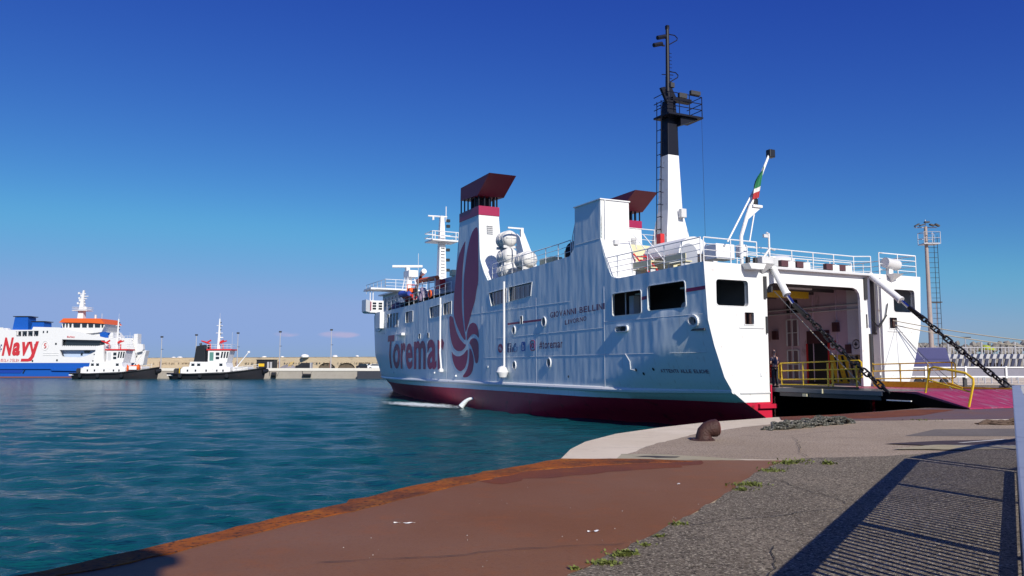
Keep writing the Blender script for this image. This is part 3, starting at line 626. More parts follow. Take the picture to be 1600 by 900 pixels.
# print on the hull
for ch, q in (('T', [(47.04, 6.30), (44.97, 6.30), (48.3, 3.13), (45.42, 3.13)]), ('o', [(45.16, 5.46), (43.26, 5.42), (45.77, 3.09), (43.35, 3.1)]), ('r', [(43.04, 5.48), (41.71, 5.52), (43.09, 3.1), (41.65, 3.1)]),
              ('e', [(41.6, 5.42), (39.77, 5.38), (41.53, 3.07), (39.68, 3.08)]), ('m', [(39.39, 5.55), (36.39, 5.53), (39.3, 3.07), (36.32, 3.08)]), ('a', [(35.97, 5.6), (33.81, 5.56), (35.89, 3.07), (33.74, 3.08)]),
              ('r', [(33.51, 5.53), (32.11, 5.57), (33.44, 3.07), (32.06, 3.08)])):
    text_on(ch, q, lambda a, b: port(a, b, 0.03), 0.024, 4).build('painted_letter', PRINT, ferry, fix=False)
PET = {
'big': [(25.54, 13.72), (25.35, 13.42), (25.32, 12.95), (25.30, 12.24), (25.28, 11.35), (25.25, 10.47), (25.28, 9.52), (25.57, 9.0), (25.82, 8.22), (26.25, 7.7), (26.76, 6.96), (27.2, 6.36), (27.6, 5.85), (27.82, 6.45), (27.96, 7.31), (28.03, 8.17), (28.05, 9.07), (28.01, 10.14), (27.75, 11.04), (27.45, 12.01), (27.01, 12.81), (26.49, 13.44), (25.97, 13.68)],
'left': [(27.7, 13.03), (27.88, 12.5), (28.09, 11.66), (28.26, 10.81), (28.39, 9.82), (28.41, 9.1), (28.4, 8.2), (28.24, 7.18), (28.0, 6.32), (27.59, 5.46), (27.66, 5.28), (28.27, 5.55), (28.83, 6.0), (29.5, 6.6), (29.99, 7.28), (30.1, 8.1), (29.98, 9.02), (29.80, 9.82), (29.62, 10.55), (29.42, 11.33), (29.05, 12.01), (28.5, 12.52)],
'sw1': [(30.97, 7.37), (30.18, 7.22), (29.88, 6.62), (29.39, 5.95), (28.73, 5.42), (27.89, 5.04), (27.48, 4.95), (27.84, 4.69), (28.43, 4.5), (29.18, 4.5), (29.94, 4.73), (30.44, 5.18), (30.74, 5.77), (30.95, 6.52)],
'sw2': [(30.46, 4.56), (30.13, 4.3), (29.45, 4.11), (28.7, 4.1), (27.97, 4.26), (27.44, 4.54), (27.17, 4.61), (27.2, 4.05), (27.39, 3.57), (27.78, 3.15), (28.59, 2.93), (29.25, 3.07), (29.82, 3.39), (30.22, 3.86)],
'bot': [(26.86, 4.74), (26.47, 4.53), (26.12, 4.04), (26.03, 3.63), (26.19, 3.09), (26.62, 2.71), (27.23, 2.53), (27.98, 2.48), (28.13, 2.59), (27.86, 2.73), (27.33, 3.05), (27.01, 3.5), (26.9, 4.05)],
'rl': [(26.91, 5.09), (26.65, 5.33), (26.13, 5.43), (25.62, 5.36), (25.23, 5.08), (25.16, 4.57), (25.15, 4.03), (25.27, 3.63), (25.52, 3.53), (25.77, 3.63), (25.95, 4.04), (26.21, 4.49), (26.56, 4.87)],
'ru': [(27.36, 5.24), (27.36, 5.73), (27.19, 6.15), (26.84, 6.48), (26.23, 6.6), (25.63, 6.46), (25.26, 6.07), (25.14, 5.59), (25.2, 5.39), (25.54, 5.63), (26.05, 5.74), (26.57, 5.67), (27.01, 5.44)]}
def smooth_poly(p):
    out = []
    n = len(p)
    for i in range(n):
        a = p[i]; b = p[(i + 1) % n]; out += [(a[0] * .8 + b[0] * .2, a[1] * .8 + b[1] * .2), (a[0] * .2 + b[0] * .8, a[1] * .2 + b[1] * .8)]
    return out
for k, p in PET.items():
    panel(smooth_poly(p), [], 99, 99, lambda a, b: port(a, b, 0.014)).build('painted_petal', PRINT, ferry, fix=False)
def band(u0_, u1_, z0_, z1_, h, m_, name, o=0.014, n=12):
    mb = MB()
    for k in range(n + 1):
        u = u0_ + (u1_ - u0_) * k / n; z = z0_ + (z1_ - z0_) * k / n; mb.v += [port(u, z - h / 2, o), port(u, z + h / 2, o)]
    mb.f += [(2 * k, 2 * k + 1, 2 * k + 3, 2 * k + 2) for k in range(n)]
    return mb.build(name, m_, ferry)
band(0.0, 1.33, 6.93, 6.90, 0.17, PRINT, 'painted_stripe'); band(4.36, 4.8, 6.80, 6.78, 0.17, PRINT, 'painted_stripe'); band(15.45, 18.05, 6.24, 6.22, 0.13, PRINT, 'painted_stripe'); band(18.45, 20.3, 6.22, 6.2, 0.13, PRINT, 'painted_stripe')
def line_text(s, ul, ur, zl, zr, h, m_, bold=0.0, o=0.016):
    """each letter its own part, spaced across the line"""
    n = len(s); wd = {'I': .35, 'i': .3, ' ': .6, "l": .3, 't': .55, 'r': .55, 'm': 1.35, 'M': 1.2, 'W': 1.3, '#': 1.05}
    tot = sum(wd.get(c, 1.0) + 0.22 for c in s) - 0.22; x = 0
    for c in s:
        w_ = wd.get(c, 1.0)
        if c != ' ':
            a, b = x / tot, (x + w_) / tot; ua = ul + (ur - ul) * a; ub = ul + (ur - ul) * b; za = zl + (zr - zl) * a; zb = zl + (zr - zl) * b
            hh = h if (c.isupper() or c in "#'tlidbhk") else h * 0.76
            text_on(c, [(ua, za + hh), (ub, zb + hh), (ua, za), (ub, zb)], lambda p, q: port(p, q, o), bold).build('painted_letter', m_, ferry, fix=False)
        x += w_ + 0.22
line_text('GIOVANNI BELLINI', 14.34, 8.25, 6.30, 6.46, 0.34, LETTER, 0.012)
line_text('LIVORNO', 12.55, 10.15, 5.80, 5.93, 0.26, LETTER, 0.01)
line_text('#toremar', 15.76, 12.87, 4.42, 4.46, 0.46, LETTER, 0.01)
line_text('ATTENTI ALLE ELICHE', 3.75, 0.87, 3.05, 3.03, 0.17, LETTER, 0.012)
def patch(poly, m_, name, o, parent=ferry): return panel(poly, [], 99, 99, lambda a, b: port(a, b, o)).build(name, m_, parent, fix=False)
ic = patch(oval(21.46, 4.58, 0.40, 0.31, 20), PRINT, 'wifi_badge', 0.014)
text_on('Wi', [(21.75, 4.68), (21.38, 4.72), (21.75, 4.48), (21.38, 4.50)], lambda a, b: port(a, b, 0.018), 0.01).build('badge_letter', WHITE, ic, fix=False)
text_on('Fi', [(21.50, 4.60), (21.2, 4.62), (21.50, 4.40), (21.2, 4.42)], lambda a, b: port(a, b, 0.018), 0.01).build('badge_letter', WHITE, ic, fix=False)
ic = patch(rrect(19.76, 20.36, 4.28, 4.90, 0.05), NAVYP, 'social_badge', 0.014)
text_on('f', [(20.14, 4.84), (19.84, 4.84), (20.14, 4.30), (19.84, 4.30)], lambda a, b: port(a, b, 0.018), 0.02).build('badge_letter', WHITE, ic, fix=False)
th = patch([(19.62, 4.30), (19.62, 4.62), (19.46, 4.62), (19.46, 4.30)], NAVYP, 'thumb_badge', 0.014)
mb = MB(); mb.tube([port(a, b, 0.016) for a, b in ((19.36, 4.32), (19.0, 4.32), (18.88, 4.45), (18.86, 4.6), (19.1, 4.64), (19.05, 4.85), (19.16, 4.88), (19.36, 4.62), (19.36, 4.32))], 0.018, 4); mb.build('thumb_outline', NAVYP, th)
ic = patch(rrect(17.69, 18.26, 4.32, 4.94, 0.12), BLUEP, 'social_badge', 0.014)
text_on('b', [(18.12, 4.86), (17.84, 4.86), (18.12, 4.40), (17.84, 4.40)], lambda a, b: port(a, b, 0.018), 0.0).build('badge_letter', WHITE, ic, fix=False)
def ring(poly, r, m_, name, parent): return MB().tube([port(a, b, 0.018) for a, b in poly + [poly[0]]], r, 4).build(name, m_, parent)
ic = ring(rrect(16.36, 16.96, 4.36, 4.98, 0.16), 0.03, LETTER, 'social_badge', ferry)
ring(oval(16.66, 4.67, 0.13, 0.15, 12), 0.03, LETTER, 'badge_ring', ic); patch(oval(16.47, 4.88, .03, .03, 8), LETTER, 'badge_dot', 0.018, ic)
for u, z in ((5.43, 3.17), (4.95, 2.98), (4.18, 3.21), (12.2, 2.75), (49.9, 6.63), (49.3, 6.61), (48.6, 6.58)): patch(oval(u, z, 0.07, 0.08, 10), BLACK, 'drain_hole', 0.012)
MB().tube([port(6.3, 4.0, 0.02), port(5.9, 3.6, 0.02), port(5.85, 3.2, .02), port(5.5, 3.15, .02)], 0.02, 4).build('draft_mark', SEAM, ferry)
# hanging gangway poles
def pole_part(u, z0, z1, ball, red):
    mb = MB(); mb.tube([(-7.62, u, z0), (-7.62, u - 0.02, z1 + 1.4), (-7.6, u - (0.3 if red else 0.0), z1)], 0.075, 8); p = mb.build('gangway_pole', WHITE, ferry, smooth=True)
    if red: MB().tube([(-7.62, u, 4.75), (-7.62, u, 5.35)], 0.09, 8).build('red_band', REDP, p)
    if ball: MB().lathe([(0.02, -.42), (.28, -.34), (.42, 0), (.28, .32), (.05, .42)], (-7.75, u, z1 - 0.05), 10).build('fender_ball', WHITE, p, smooth=True)
    else: MB().lathe([(0.02, -.2), (.2, -.1), (.2, .1), (.05, .2)], (-7.62, u - .3, z1), 8).build('foot', WHITE, p, smooth=True)
pole_part(20.34, 9.1, 3.0, True, False); pole_part(32.3, 8.9, 3.0, False, True)
MB().bb(-7.75, -7.4, 41.8, 43.6, 6.15, 6.4).build('side_light', WHITE, ferry, bevel=0.03)
for u, z in ((46.2, 2.75), (34.2, 2.8), (29.5, 2.6), (23.6, 3.3)): MB().bb(-hb(u, z) - .12, -hb(u, z), u - .12, u + .12, z - .06, z + .06).build('lug', WHITE, ferry)

# port funnel, casing, starboard funnel
def funnel(sg, v_out=7.35, v_in=5.55):
    f = MB().add([(sg * a, u, z) for (a, u, z) in
        ((v_out - .01, 29.95, 9.3), (v_out - .01, 29.0, 14.6), (v_in + .15, 29.0, 14.6), (v_in, 29.95, 9.3), (v_out - .01, 23.6, 9.3), (v_out - .01, 25.0, 11.2), (v_out - .01, 25.25, 14.6), (v_in + .15, 25.25, 14.6), (v_in - .02, 25.0, 11.2), (v_in - .05, 23.6, 9.3))],
        [(0, 1, 2, 3), (4, 9, 8, 5), (5, 8, 7, 6), (3, 2, 7, 8, 9), (1, 6, 7, 2), (0, 4, 5, 6, 1)]).build('funnel', WHITE, ferry)
    MB().bb(sg * (v_out + .03), sg * (v_in + .12), 25.2, 28.97, 14.6, 15.28).build('funnel_band', MAG, f)
    for k in range(6):
        y = 25.4 + k * 0.68; MB().bb(sg * (v_out - .1), sg * (v_out - .02), y - .05, y + .05, 15.28, 16.5).build('cap_post', MBLACK, f)
        MB().bb(sg * (v_in + .3), sg * (v_in + .2), y - .05, y + .05, 15.28, 16.5).build('cap_post', MBLACK, f)
    for k in range(3): v = v_in + .5 + k * .4; MB().bb(sg * (v - .05), sg * (v + .05), 25.3, 25.4, 15.28, 16.4).build('cap_post', MBLACK, f)
    MB().tube([(sg * 6.5, 27.8, 15.2), (sg * 6.5, 27.8, 16.6)], 0.32, 12).tube([(sg * 6.5, 26.6, 15.2), (sg * 6.5, 26.6, 16.6)], 0.28, 12).bb(sg * 6.0, sg * 7.0, 26.0, 27, 15.28, 16.2).build('exhaust_pipe', MBLACK, f, smooth=True)
    a, b = v_out + .12, v_in - .25
    MB().prism([(sg * a, 28.55, 16.25), (sg * a, 28.5, 17.25), (sg * a, 23.1, 17.3), (sg * a, 25.2, 16.05)], (-sg * (a - b), 0, 0)).build('funnel_cap', CAPM, f)
    for k in range(5): MB().bb(sg * 6.25, sg * 6.75, 25.05, 25.18, 13.2 + k * .14, 13.26 + k * .14).build('louvre', GREYW, f)
    return f
funnel(-1); funnel(1)
cs = MB().add([(-7.34, 8.57, 12.6), (-5.45, 8.57, 12.6), (-5.45, 11.34, 12.6), (-7.34, 11.34, 12.6), (-7.34, 8.6, 10.4), (-5.42, 8.6, 10.4), (-7.34, 7.6, 8.2), (-5.35, 7.6, 8.2), (-7.34, 7.2, 8.03), (-5.35, 7.2, 8.03), (-5.45, 11.34, 8.0), (-7.34, 11.34, 8.0)],
    [(0, 1, 2, 3), (0, 4, 5, 1), (4, 6, 7, 5), (6, 8, 9, 7), (2, 10, 11, 3), (1, 5, 7, 9, 10, 2), (0, 3, 11, 8, 6, 4)]).build('stair_casing', WHITE, ferry)
MB().bb(-7.42, -5.4, 8.5, 11.4, 12.6, 12.66).bb(-7.12, -7.08, 8.48, 8.55, 9.5, 12.6).build('trim', WHITE, cs)
MB().bb(-6.6, -6.3, 8.3, 8.5, 10.1, 10.35).tube([(-6.4, 8.4, 10.3), (-5.3, 8.3, 10.35), (-5.2, 8.2, 9.9)], 0.03, 5).build('flood_lamp', GREYW, cs)

# railings: bars in one part, each post a sub-part sharing one mesh
post_me = {}
def railing(pts, h=1.1, bars=4, sp=1.5, r=0.022, m_=WHITE, parent=ferry, rt=0.03):
    mb = MB(); hs_ = [h * (k + 1) / bars for k in range(bars)]
    for k, hh in enumerate(hs_): mb.tube([(p[0], p[1], p[2] + hh) for p in pts], rt if k == bars - 1 else r * 0.8, 5)
    ro = mb.build('railing', m_, parent)
    key = (h, r, m_.name)
    if key not in post_me:
        q = MB().tube([(0, 0, 0), (0, 0, h)], r * 1.3, 6); me = bpy.data.meshes.new('rail_post'); me.from_pydata(q.v, [], q.f); me.materials.append(m_); post_me[key] = me
    for i in range(len(pts) - 1):
        a, b = Vector(pts[i]), Vector(pts[i + 1]); L = (b - a).length; n = max(1, round(L / sp))
        for k in range(n + (1 if i == len(pts) - 2 else 0)):
            o = link('rail_post', post_me[key], ro); o.location = a + (b - a) * k / n
    return ro
railing([(-7.3, 8.4, 8.1), (-7.3, 0.25, 8.12)], 1.15, 4, 1.35)
railing([(-7.2, 0.15, 8.12), (-4.0, 0.15, 8.1)], 1.15, 4, 1.4)
railing([(-3.9, 0.9, 8.1), (3.4, 0.9, 8.05), (4.2, 0.5, 8.05)], 1.05, 4, 1.4)
railing([(4.4, 0.15, 8.12), (7.25, 0.15, 8.12), (7.25, 8, 8.12), (7.25, 24, 9.5)], 1.15, 4, 1.2)
railing([(-3.0, 2.6, 8.05), (5.2, 2.6, 8.05)], 1.0, 3, 1.5)
railing([(-7.25, 23.0, 9.6), (-7.25, 13.5, 9.75), (-7.25, 12.0, 9.8)], 1.0, 3, 1.5)
railing([(-7.2, 11.9, 9.8), (-7.2, 11.4, 11.0)], 1.1, 3, 0.6)
railing([(-7.2, 31.0, 9.15), (-7.2, 40.0, 8.9), (-7.2, 48.0, 8.75)], 1.0, 3, 1.3)
railing([(-5.2, 12.2, 10.9), (-1.0, 12.2, 10.9), (1.5, 12.2, 10.9)], 1.0, 3, 1.4)
railing([(-4.6, 13.5, 9.3), (-4.6, 22, 9.3)], 1.0, 3, 1.4)
# deck fittings aft
MB().bb(-5.1, -0.5, 12.3, 16.5, 9.3, 10.9).build('deckhouse', CREAM, ferry, bevel=0.04)
MB().bb(-3.2, 6.2, 6.4, 7.2, 8.0, 9.0).build('deck_coaming', CREAM, ferry, bevel=0.03)
st = empty('stair', (0, 0, 0)); st.parent = ferry
for k in range(6): MB().bb(-5.5, -4.8, 6.3 + k * .28, 6.55 + k * .28, 8.2 + k * .24, 8.24 + k * .24).build('tread', REDP, st)
MB().tube([(-5.5, 6.2, 8.0), (-5.5, 8.1, 9.6)], 0.05, 5).tube([(-4.8, 6.2, 8.0), (-4.8, 8.1, 9.6)], 0.05, 5).build('stringer', REDP, st)
MB().tube([(-5.5, 6.2, 9.0), (-5.5, 8.1, 10.7)], 0.03, 5).tube([(-4.8, 6.2, 9.0), (-4.8, 8.1, 10.7)], 0.03, 5).build('handrail', WHITE, st)
bn = MB().bb(-6.6, -6.2, 2.2, 3.8, 8.42, 8.47).bb(-6.6, -6.56, 2.2, 3.8, 8.5, 8.85).build('deck_bench', CREAM, ferry)
MB().bb(-6.55, -6.25, 2.3, 2.36, 8.0, 8.42).bb(-6.55, -6.25, 3.6, 3.66, 8.0, 8.42).build('bench_leg', GREYW, bn)
bn = MB().bb(-6.6, -6.2, 5.0, 6.6, 8.42, 8.47).bb(-6.6, -6.56, 5.0, 6.6, 8.5, 8.85).build('deck_bench', CREAM, ferry)
MB().bb(-6.55, -6.25, 5.1, 5.16, 8.0, 8.42).bb(-6.55, -6.25, 6.4, 6.46, 8.0, 8.42).build('bench_leg', GREYW, bn)
# rounded shelter hood by the mast
hood = MB().prism([(-2.7, 5.0, 9.35)] + [(-2.7 - 1.05 - 1.05 * math.cos(t), 5.0, 9.35 + 0.9 * math.sin(t)) for t in [math.pi * k / 10 for k in range(10, -1, -1)]][::-1][:0] + [(-3.75 + 1.05 * math.cos(t), 5.0, 9.3 + 0.95 * math.sin(t)) for t in [math.pi * k / 12 for k in range(1, 13)]], (0, 3.2, 0)).build('shelter_hood', WHITE, ferry, smooth=True)
MB().bb(-4.7, -3.6, 4.95, 5.0, 8.0, 9.3).prism([(-4.15 + .55 * math.cos(t), 4.95, 9.3 + .55 * math.sin(t)) for t in [math.pi * k / 10 for k in range(11)]], (0, .05, 0)).build('doorway', mat('shade_grey', (0.35, 0.37, 0.42), 0.5), hood)
MB().tube([(-2.7, 4.6, 9.3), (-2.7, 6.2, 9.3)], 0.42, 14).build('vent_cowl', WHITE, ferry, smooth=True)
MB().bb(-2.9, -2.5, 5.0, 5.6, 8.0, 9.0).build('vent_trunk', WHITE, ferry)
MB().bb(-1.75, -1.45, 10.6, 11.0, 10.6, 11.4).build('fire_box', REDP, ferry)
# raked flagstaff with lamp bracket and stays
fs_ = MB().tube([(-4.25, 0.9, 8.1), (-4.25, 0.9, 9.6), (-3.85, 0.9, 10.6), (-2.95, 0.9, 12.6), (-2.3, 0.9, 13.85)], [0.09, 0.09, 0.10, 0.075, 0.055], 8).build('flagstaff', WHITE, ferry, smooth=True)
MB().bb(-2.35, -2.0, 0.75, 1.05, 13.75, 14.15).build('stern_light', BLACK, fs_, bevel=0.03)
MB().tube([(-5.1, 0.9, 9.3), (-2.75, 0.9, 12.9)], 0.045, 6).tube([(-3.72, 0.9, 9.4), (-2.9, 0.9, 12.7)], 0.035, 6).build('stay', WHITE, fs_)
MB().prism([(-3.9, .78, 10.45), (-3.1, .78, 11.05), (-3.05, .78, 11.2), (-3.5, .78, 11.25)], (0, .28, 0)).bb(-3.6, -3.0, 0.7, 1.15, 11.1, 11.22).build('lamp_bracket', WHITE, fs_)
MB().lathe([(.02, 0), (.15, 0), (.15, .3), (.08, .36), (.01, .38)], (-3.3, .9, 11.22), 10).build('lamp', BLACK, fs_)
# flag
fl = []
nx_, ny_ = 10, 14
for j in range(ny_ + 1):
    for i in range(nx_ + 1):
        s_ = i / nx_; t_ = j / ny_
        v = -2.78 - 0.42 * t_ - s_ * (0.25 + 0.55 * math.sin(math.pi * min(1, t_ * 1.15) * .5) * (1 - .55 * t_)) ; z = 13.25 - 1.65 * t_ - s_ * 0.45 * (1 - .6 * t_) ; y = 0.72 + 0.10 * math.sin(9 * s_ + 3 * t_) * (0.3 + s_)
        fl.append((v, y, z))
fme = bpy.data.meshes.new('flag'); fme.from_pydata(fl, [], [(j * (nx_ + 1) + i, j * (nx_ + 1) + i + 1, (j + 1) * (nx_ + 1) + i + 1, (j + 1) * (nx_ + 1) + i) for j in range(ny_) for i in range(nx_)])
for p in fme.polygons:
    p.use_smooth = True; j = p.index // nx_; i = p.index % nx_; p.material_index = 0 if j < 9 - (i > 7) else (1 if j < 11 else 2)
fme.materials.append(mat('flag_green', (0.01, 0.16, 0.06), 0.7)); fme.materials.append(mat('flag_white', (0.7, 0.7, 0.68), 0.7)); fme.materials.append(mat('flag_red', (0.38, 0.015, 0.02), 0.7))
flag = bpy.data.objects.new('flag', fme); COL.objects.link(flag); flag.location = ferry.location; flag.rotation_euler = (0, 0, TH)
tag(flag, 'limp green, white and red flag hanging from the raked staff on the white ferry stern', 'flag')
# vent heads and boxes on stern deck
MB().bb(-5.55, -4.4, 1.2, 2.0, 8.5, 9.25).build('stern_box', WHITE, ferry, bevel=0.04)
MB().bb(-4.0, -3.6, 1.2, 1.6, 8.7, 9.3).build('stern_box', WHITE, ferry, bevel=0.04)
MB().lathe([(.4, -0.6), (.95, -.55), (1.0, -.1), (.7, .05), (.02, .1)], (0.2, 3.2, 9.1), 18).build('vent_head', WHITE, ferry, smooth=True)
MB().tube([(-3.05, 0.3, 8.1), (-3.05, 0.3, 9.75), (-3.2, 0.3, 9.78)], 0.05, 6).build('lamp_post', WHITE, ferry)
MB().bb(-3.4, -3.15, 0.25, 0.35, 9.55, 9.7).build('lamp_post', GREYW, ferry)
for v in (-4.8, -4.35): MB().tube([(v, -.1, 8.1), (v, -.1, 8.45)], 0.11, 8).build('bitt', BLACK, ferry)
MB().prism([(-5.15, -0.05, 8.12), (-4.1, -0.05, 8.12), (-4.25, -0.05, 7.86), (-5.0, -0.05, 7.86)], (0, -0.5, 0)).build('bitt_platform', WHITE, ferry)
for v in (-3.85, 5.05): MB().add([(v - .35, -.05, 8.14), (v + .35, -.05, 8.14), (v, -.03, 7.72), (v - .35, -.5, 8.14), (v + .35, -.5, 8.14)], [(0, 1, 2), (0, 3, 4, 1), (0, 2, 3), (1, 4, 2), (3, 2, 4)]).build('bracket', WHITE, ferry)
MB().bb(-4.1, -3.4, -.3, 0.1, 8.2, 8.5).tube([(-3.9, -.1, 8.4), (-3.4, -.1, 8.95), (-3.1, -.1, 8.9)], 0.06, 6).build('search_light', GREYW, ferry)
for v in (-2.1, -1.1, 0.9, 1.8):
    f = MB().bb(v - .05, v + .4, -.02, .3, 8.1, 8.42).build('flood_light', WHITE, ferry, bevel=.02)
    MB().bb(v - .5, v - .07, -.02, .2, 8.16, 8.4).bb(v - .5, v + .1, .0, .2, 8.4, 8.46).build('lamp_face', MATS['brown_box'], f)
MB().tube([(4.65, 0.0, 8.75), (5.6, 0.0, 8.65)], 0.28, 12).build('search_light', GREYW, ferry, smooth=True)
MB().bb(4.9, 5.2, -0.05, .15, 8.1, 8.5).build('search_light', WHITE, ferry)

# aft mast
M0 = 11.8
def taper(pts, name, m_, parent, bev=0.0):
    """square column through (x,y,z,halfx,halfy) sections"""
    mb = MB(); 
    for x, y, z, a, b in pts: mb.v += [(x - a, y - b, z), (x + a, y - b, z), (x + a, y + b, z), (x - a, y + b, z)]
    for i in range(len(pts) - 1):
        o = i * 4; mb.f += [(o + k, o + (k + 1) % 4, o + 4 + (k + 1) % 4, o + 4 + k) for k in range(4)]
    o = 4 * (len(pts) - 1); mb.f += [(3, 2, 1, 0), (o, o + 1, o + 2, o + 3)]
    return mb.build(name, m_, parent, bevel=bev)
mast = taper([(-0.05, M0, 9.3, 1.0, .9), (-0.05, M0, 11.2, .90, .8), (-0.06, M0, 13.1, .56, .55), (-0.02, M0, 16.68, .42, .42)], 'aft_mast', WHITE, ferry, 0.03)
taper([(-0.02, M0, 16.68, .42, .42), (0.0, M0, 18.9, .38, .38), (0.0, M0, 20.3, .30, .3)], 'mast_top', MBLACK, mast, 0.02)
MB().prism([(-.78, M0 + .6, 19.12), (-.78, M0 - 1.0, 19.12), (1.95, M0 - 1.0, 19.12), (1.95, M0 + .6, 19.12)], (0, 0, .12)).prism([(.3, M0 - .8, 18.55), (.3, M0 - .8, 19.1), (1.7, M0 - .8, 19.1)], (0, .9, 0)).build('mast_platform', MBLACK, mast)
for z in (19.7, 20.1, 20.55):
    MB().tube([(-.75, M0 + .55, z), (-.75, M0 - .95, z), (1.9, M0 - .95, z), (1.9, M0 + .55, z)], 0.03, 5).build('platform_rail', MBLACK, mast)
for x in (-.75, .1, .9, 1.9): MB().tube([(x, M0 - .95, 19.2), (x, M0 - .95, 20.55)], 0.03, 5).build('platform_post', MBLACK, mast)
MB().bb(.2, 1.7, M0 - .2, M0 + .2, 20.35, 20.6).build('cross_arm', MBLACK, mast)
for x in (1.15, 1.5): MB().bb(x - .2, x + .2, M0 - 1.1, M0 - .9, 20.6, 20.85).build('flood_lamp', DARK, mast)
MB().bb(-.5, -.2, M0 - .9, M0 - .7, 20.9, 21.2).bb(.1, .7, M0 - 1.0, M0 - .8, 20.3, 20.6).build('flood_lamp', DARK, mast)
MB().prism([(-.1, M0 + .1, 20.3), (-.05, M0 + .1, 22.0), (.75, M0 + .1, 20.6), (.7, M0 + .1, 20.3)], (0, .12, 0)).prism([(-.8, M0 - .3, 21.0), (-.5, M0 - .3, 21.1), (-.1, M0 - .3, 20.3), (-.3, M0 - .3, 20.0)], (0, .2, 0)).build('mast_gusset', MBLACK, mast)
MB().tube([(-.05, M0, 20.2), (.0, M0, 25.2)], [.15, .11], 8).bb(-.1, .1, M0 - .1, M0 + .1, 25.1, 25.35).build('pole_mast', MBLACK, mast)
for z in (24.4, 21.9):
    MB().tube([(.05, M0, z - .35), (.75, M0, z + .1), (.8, M0, z + .25), (.6, M0, z + .4), (.05, M0, z + .38)], 0.035, 5).build('antenna_loop', MBLACK, mast)
MB().tube([(-.5, M0, 22.0), (.4, M0, 22.1)], 0.03, 5).build('antenna_loop', MBLACK, mast)
for x, z in ((-.45, 24.5), (-.75, 23.95)): MB().tube([(x - .35, M0, z - .12), (x + .3, M0, z + .1)], 0.14, 8).bb(x - .2, x + .5, M0 - .04, M0 + .04, z - .05, z + .05).build('navigation_light', MBLACK, mast)
for k in range(9): MB().tube([(0.1, M0, 21.6 + k * .24), (.3, M0, 21.6 + k * .24)], 0.02, 4).build('rung', MBLACK, mast)
lad = MB().tube([(-.95, M0 - .2, 11.4), (-.75, M0 - .2, 20.2)], 0.03, 5).tube([(-.95, M0 + .25, 11.4), (-.75, M0 + .25, 20.2)], 0.03, 5).build('ladder', MBLACK, mast)
for k in range(11):
    z = 11.9 + k * .8; MB().tube([(-.94 + .2 * (z - 11.4) / 8.8, M0 - .2, z), (-.94 + .2 * (z - 11.4) / 8.8, M0 + .25, z)], 0.025, 4).tube([(-.94 + .2 * (z - 11.4) / 8.8, M0, z), (-.45, M0, z)], 0.02, 4).build('rung', MBLACK, lad)
MB().tube([(1.9, M0 - .9, 19.2), (.2, M0 - 3.0, 11)], 0.012, 4).build('halyard', BLACK, mast)
MB().bb(.05, .45, M0 - 1.0, M0 - .7, 12.6, 13.15).build('mast_lamp', GREYW, mast, bevel=.02)

# foremast, bridge, radar mast
fm = taper([(0, 51.8, 8.4, .5, .5), (0, 51.8, 12.8, .42, .42), (0, 51.8, 17.4, .30, .30), (0, 51.8, 19.6, .2, .2)], 'foremast', WHITE, ferry)
MB().bb(-1.5, 1.5, 50.6, 53.0, 16.7, 16.85).build('platform', WHITE, fm)
for z in (17.2, 17.7): MB().tube([(-1.5, 50.6, z), (1.5, 50.6, z), (1.5, 53, z), (-1.5, 53, z), (-1.5, 50.6, z)], 0.05, 4).build('platform_rail', WHITE, fm)
for x in (-1.5, -1.2, 1.2, 1.5): MB().tube([(x, 50.6, 16.8), (x, 50.6, 17.7)], 0.05, 4).build('platform_post', WHITE, fm)
MB().tube([(-1.6, 51.8, 19.5), (0.6, 51.8, 19.55)], 0.09, 5).tube([(.5, 51.8, 19), (.5, 51.8, 20.7)], 0.05, 4).tube([(-1.0, 51.8, 19.5), (-1.0, 51.8, 19.1)], .12, 6).build('yard', WHITE, fm)
for z in (13.5, 14.6, 15.7, 18.3, 18.9): MB().bb(.4, .75, 51.2, 51.5, z, z + .3).build('navigation_light', BLACK, fm)
for k in range(16): MB().bb(-.22, .22, 51.3, 51.42, 12.2 + .35 * k, 12.25 + .35 * k).build('rung', GREYW, fm)
MB().tube([(-7, 39.5, 8.6), (-7, 39.5, 13.5)], .02, 4).build('whip_antenna', WHITE, ferry)
br = MB().bb(-4.6, 4.6, 51.5, 58.0, 8.4, 11.2).build('bridge', GREYW, ferry, bevel=.05)
MB().bb(-5.0, 5.0, 50.4, 58.4, 11.15, 11.3).bb(-8.25, -5.0, 50.2, 52.8, 11.15, 11.3).bb(5.0, 8.25, 50.2, 52.8, 11.15, 11.3).build('bridge_roof', WHITE, br)
MB().bb(-8.3, -7.8, 50.1, 52.9, 11.1, 11.146).bb(-4.6, -4.2, 50.5, 51.4, 8.9, 11.1).build('roof_trim', GREYW, br)
for k in range(5): MB().bb(-4.65, -4.6, 52.0 + k * 1.2, 53.0 + k * 1.2, 9.9, 10.8).build('bridge_window', GLASS, br)
wg = MB().prism([(-8.3, 50.2, 8.75), (-6.9, 50.2, 8.75), (-6.9, 50.2, 9.98), (-8.3, 50.2, 9.98)], (0, 2.2, 0)).bb(-7.2, -6.35, 50.25, 52.2, 6.9, 8.75).build('bridge_wing', WHITE, ferry)
MB().prism([(-8.6, 50.7, 8.9), (-8.31, 50.25, 8.75), (-8.31, 52.4, 8.75), (-8.6, 52.2, 8.9)], (0, 0, 1.2)).build('wing_front', WHITE, wg)
for k in (0, 1):
    x = -8.05 + k * .62
    for j in range(3): MB().bb(x, x + .38, 50.16, 50.2, 9.78 - j * .27, 9.6 - j * .27).build('wing_pane', GLASS, wg)
MB().bb(-7.72, -7.30, 48.7, 50.2, 7.1, 8.75).build('wing_support', WHITE, wg)
